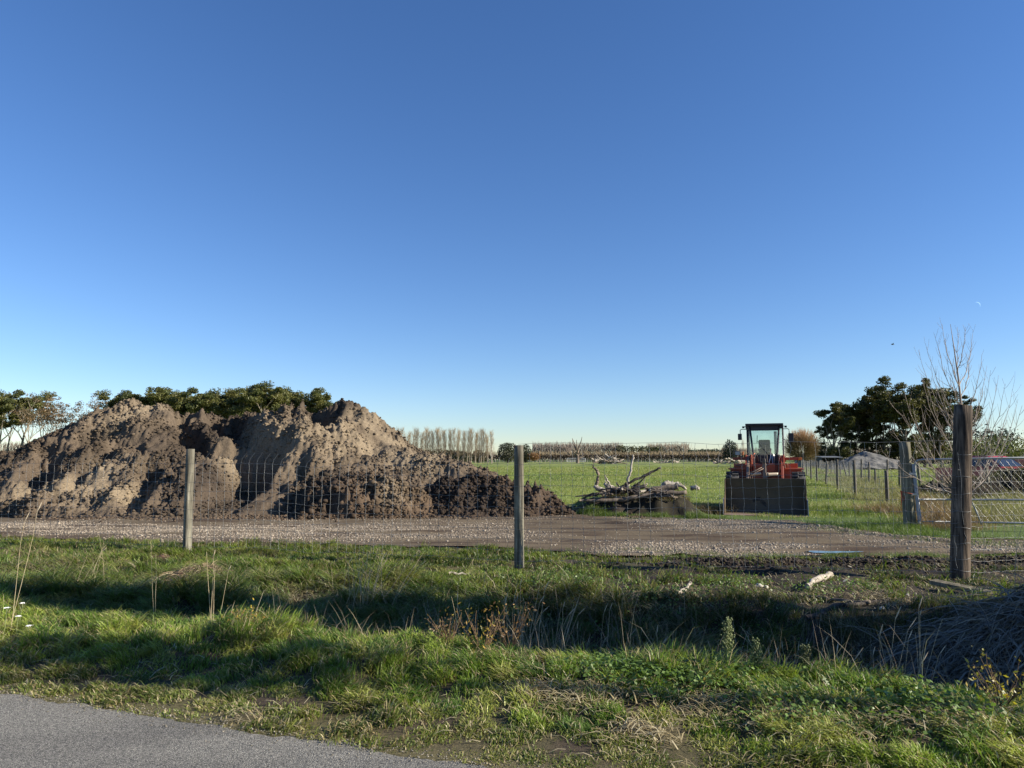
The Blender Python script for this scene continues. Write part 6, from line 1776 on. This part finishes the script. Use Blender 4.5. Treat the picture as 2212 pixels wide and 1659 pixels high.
stalk_clump(1850, 1470, 10, .40, .2, 'short pale dead stems at the near lip of the ditch, left of the reed heap', 661, .1)
stalk_clump(1430, 1430, 10, .38, .2, 'short dead stems at the near lip of the ditch, left of the tall weeds', 662, .0)
stalk_clump(180, 1260, 6, .62, .12, 'pale bent stems above the straw patch at the left', 663, .3)

def fleabane(u, vb, vt, label, seed, dim=1.0):
    r = np.random.default_rng(seed); g = G(u, vb); g[2] = float(hgt(g[0], g[1]))
    top = W(u, vt, g[1]); h = top[2] - g[2]
    root = empty('fleabane_weed', g, label=label, cat='weed')
    P, R, _ = limb(r, (0, 0, 0), (.02, 0, 1), h, .006, .003, 8, .05, .02)
    V, Fs = tubes([(P, R)], 6); mesh_np('stem', V, Fs, M_WSTEM, root)
    polys, C = [], []
    for k in range(46):
        f = .42 + .57 * k / 46
        p = P[0] + (P[-1] - P[0]) * f; a = k * 2.4
        L = .060 * (1.15 - f) * 1.3 + .012
        Q, Rq, _ = limb(r, p, (np.cos(a), np.sin(a), .9), L, .002, .001, 4, .12, .08); polys.append((Q, Rq))
        for b in range(4): C.append(Q[1 + r.integers(0, 3)] + .010 * r.standard_normal(3))
    V, Fs = tubes(polys, 3); mesh_np('side_shoots', V, Fs, M_WSTEM, root)
    V, Fc = rocks(np.array(C), .004 + .003 * r.random(len(C)), r, 1.2, .1)
    mesh_np('buds', V, [Fc], M_GRASS, root, np.repeat(np.array((.24, .27, .12)) * (.7 + .6 * r.random((len(C), 1))) * dim, 12, 0))
    n = 70; f = .05 + .5 * r.random(n); a = r.random(n) * 6.28
    V, (Q, T) = blades(P[0] + (P[-1] - P[0]) * f[:, None], .05 + .06 * r.random(n), np.stack([np.cos(a), np.sin(a)], -1) * 1.0, .008 * np.ones(n), .35 * np.ones(n), r)
    mesh_np('leaves', V, [Q, T], M_GRASS, root, np.repeat(np.array((.14, .20, .07)) * (.7 + .5 * r.random((n, 1))) * dim, 7, 0))
M_WSTEM = plain('weed_stem', (.16, .20, .07), (.24, .26, .11), 10, .7, bmp=0)
fleabane(1570, 1492, 1338, 'taller of the two pale green bushy topped weeds at the ditch edge', 670)
fleabane(1634, 1492, 1388, 'shorter of the two pale green bushy topped weeds at the ditch edge', 671)
fleabane(1738, 1470, 1398, 'dull third tall weed standing in the shaded ditch', 672, .6)  # leaf and bud colours dimmed to stand for the ditch shade

def ragwort(u, v, h, w, label, seed, cl):
    r = np.random.default_rng(seed); g = G(u, v); g[2] = float(hgt(g[0], g[1]))
    root = empty('yellowing_weed', g, label=label, cat='weed')
    polys, C = [], []
    for k in range(16):
        a = r.random() * 6.28; P, R, _ = limb(r, (0, 0, 0), (np.cos(a) * w, np.sin(a) * w, 1), h * (.6 + .5 * r.random()), .004, .0015, 6, .0, .1); polys.append((P, R))
        for b in range(12): C.append(P[2 + r.integers(0, 4)] + .035 * r.standard_normal(3))
    V, Fs = tubes(polys, 4); mesh_np('stems', V, Fs, M_BRST, root)
    C = np.array(C); V, Fq = quads(C, .008 + .012 * r.random(len(C)), r, .3, .8)
    mesh_np('leaves', V, [Fq], M_GRASS, root, np.repeat(np.asarray(cl)[(r.random(len(C)) * (len(cl) - .01)).astype(int)] * (.6 + .8 * r.random((len(C), 1))), 4, 0))
M_BRST = plain('brown_stem', (.10, .06, .03), (.18, .11, .06), 10, .8, bmp=0)
YEL = [(.40, .29, .05), (.28, .17, .04), (.20, .20, .05)]
ragwort(1042, 1438, .40, .45, 'yellow leaved dying weed in the middle of the ditch', 680, YEL)
ragwort(1100, 1420, .42, .4, 'brown withered weed beside the yellow leaved one', 681, [(.22, .12, .05), (.3, .18, .07), (.14, .10, .05)])
ragwort(1660, 1450, .34, .5, 'rust brown withered weed between the tall pale weeds and the ditch', 682, [(.14, .06, .03), (.10, .05, .03)])
ragwort(2165, 1560, .34, .55, 'olive yellow bushy weed at the right edge in front of the reed heap', 683, [(.30, .25, .04), (.20, .20, .05), (.38, .27, .03)])
ragwort(1350, 1420, .36, .5, 'dark brown dead weed beside the matted hump in the ditch', 684, [(.12, .08, .05), (.18, .12, .07)])
ragwort(530, 1400, .22, .6, 'little yellow tinged weed in the left foreground grass', 685, YEL)
ragwort(970, 1420, .30, .5, 'dull brown weed in the shade left of the yellow leaved one', 686, [(.16, .10, .05), (.2, .14, .06)])

def yarrow(u, v, vt, label, seed):
    r = np.random.default_rng(seed); g = G(u, v); g[2] = float(hgt(g[0], g[1])); h = W(u, vt, g[1])[2] - g[2]
    root = empty('yarrow_flower', g, label=label, cat='flower')
    P, R, _ = limb(r, (0, 0, 0), (.03, 0, 1), h, .003, .002, 5, .02, .03)
    V, Fs = tubes([(P, R)] + [(np.stack([P[3], P[-1] + (q[0], q[1], .0)]), np.array([.0015, .001])) for q in .02 * r.standard_normal((7, 2))], 4); mesh_np('stem', V, Fs, M_WSTEM, root)
    q = r.standard_normal((60, 2)) * .010
    V, Fc = rocks(np.stack([P[-1][0] + q[:, 0], P[-1][1] + q[:, 1], P[-1][2] + .004 + .004 * r.random(60) - 4 * (q ** 2).sum(1)], -1), 
        .0035 * np.ones(60), r, .6, .1)
    mesh_np('flower_head', V, [Fc], M_STONE, root, np.tile((.78, .78, .76), (len(V), 1)))
yarrow(60, 1400, 1352, 'white yarrow flower head lowest and nearest of the four at the left edge', 690)
yarrow(34, 1392, 1332, 'white yarrow flower head at the left edge, middle one on the right', 691)
yarrow(8, 1385, 1314, 'white yarrow flower head cut by the left edge of the picture', 692)
yarrow(40, 1372, 1303, 'small white yarrow flower head, topmost at the left edge', 693)

# white branch piece, plank, sticks and stones on the dug ground
def stick(u0, v0, u1, v1, r0, r1, mat, label, name='dead_branch', cat='branch', lift=.04, group=None, seed=1):
    a, b = G(u0, v0), G(u1, v1); r = np.random.default_rng(seed)
    t = np.linspace(0, 1, 8)[:, None]; P = a + (b - a) * t
    P[:, 2] = hgt(P[:, 0], P[:, 1]) + lift; P[1:-1] += .006 * r.standard_normal((6, 3))
    V, Fs = tubes([(P, np.linspace(r0, r1, 8) * (1 + .12 * r.standard_normal(8)))], 8, True, .06); c = V.mean(0)
    tag(mesh_np(name, V - c, Fs, mat, None, None, True, c), label, cat, group)
stick(1744, 1276, 1793, 1250, .030, .042, M_LOGP, 'short thick white bleached branch on the dug ground', lift=.05, seed=2)
stick(1462, 1285, 1492, 1271, .022, .018, M_LOGP, 'small pale broken stick in the grass', lift=.04, seed=3)
stick(970, 1250, 1018, 1249, .018, .014, M_LOGP, 'small pale stick in the grass left of the middle post', lift=.05, seed=4)
stick(1690, 1282, 1880, 1308, .014, .02, M_LOGB, 'long thin brown stick lying across the dug ground', lift=.03, seed=5)
stick(1740, 1318, 1960, 1300, .03, .016, M_LOGD, 'dark half buried branch along the far lip of the ditch', lift=.02, seed=6)
stick(2130, 1462, 2240, 1466, .022, .026, M_LOGB, 'brown stick lying at the foot of the reed heap, right edge', lift=.05, seed=7)
def plank():
    a, b = G(2015, 1270), G(2140, 1294); m = (a + b) / 2; L = np.linalg.norm(b - a); ang = math.atan2(b[1] - a[1], b[0] - a[0])
    bm = bmesh.new(); add_box(bm, (0, 0, 0), (L, .10, .05), .004)
    o = bm_obj('wooden_plank', bm, woodmat('plank_wood', (.14, .12, .08), (.36, .31, .21), 12), None, False, (m[0], m[1], float(hgt(m[0], m[1])) + .055), (0.12, .02, ang))
    tag(o, 'weathered wooden plank lying in front of the thick fence post', 'plank')
plank()
r_ = np.random.default_rng(700)
for k, (u, v, s, lab) in enumerate(((1640, 1270, .05, 'rounded pale stone on the dug ground left of the white branch'), (1735, 1345, .05, 'whitish stone at the far lip of the ditch'), (1655, 1268, .03, 'small buff stone beside the rounded pale stone'), (1960, 1290, .03, 'small white stone between plank and ditch'),
                                    (2140, 1592, .03, 'whitish lump of stone in the grass at the lower right'), (1765, 1622, .028, 'white crumpled scrap among the grass near the bottom edge'), (1905, 1318, .035, 'white stone chip below the long thin stick'), (2065, 1268, .035, 'grey stone near the end of the plank'))):
    g = G(u, v); V, Fc = rocks(np.zeros((1, 3)), np.array([s]), r_, .7, .15)
    tag(mesh_np('stone', V, [Fc], M_STONE, None, np.tile((.46, .43, .37), (12, 1)), True, (g[0], g[1], float(hgt(g[0], g[1])) + s * .5)), lab, 'stone')

def grit():
    """loose chips and dust along the crumbling road edge"""
    r = np.random.default_rng(720); n = 5000
    t = r.uniform(-7, 3.5, n); s = .07 - .22 * r.random(n) ** 3 + .05 * r.standard_normal(n)
    x, y = E1[0] + EV[0] * t + NV[0] * s, E1[1] + EV[1] * t + NV[1] * s
    rr = .002 + .004 * r.random(n) ** 3
    z = np.maximum(np.where(s < 0.02, .014, -.01), hgt(x, y)) + rr * .3
    V, Fc = rocks(np.stack([x, y, z], -1), rr, r, .7, .2)
    C = lerp((.10, .09, .065), (.26, .235, .19), r.random(n)) 
    tag(mesh_np('grit', V, [Fc], M_STONE, None, np.repeat(C, 12, 0)), 'loose chips and dirt along the crumbling road edge', 'grit', kind='stuff')
grit()
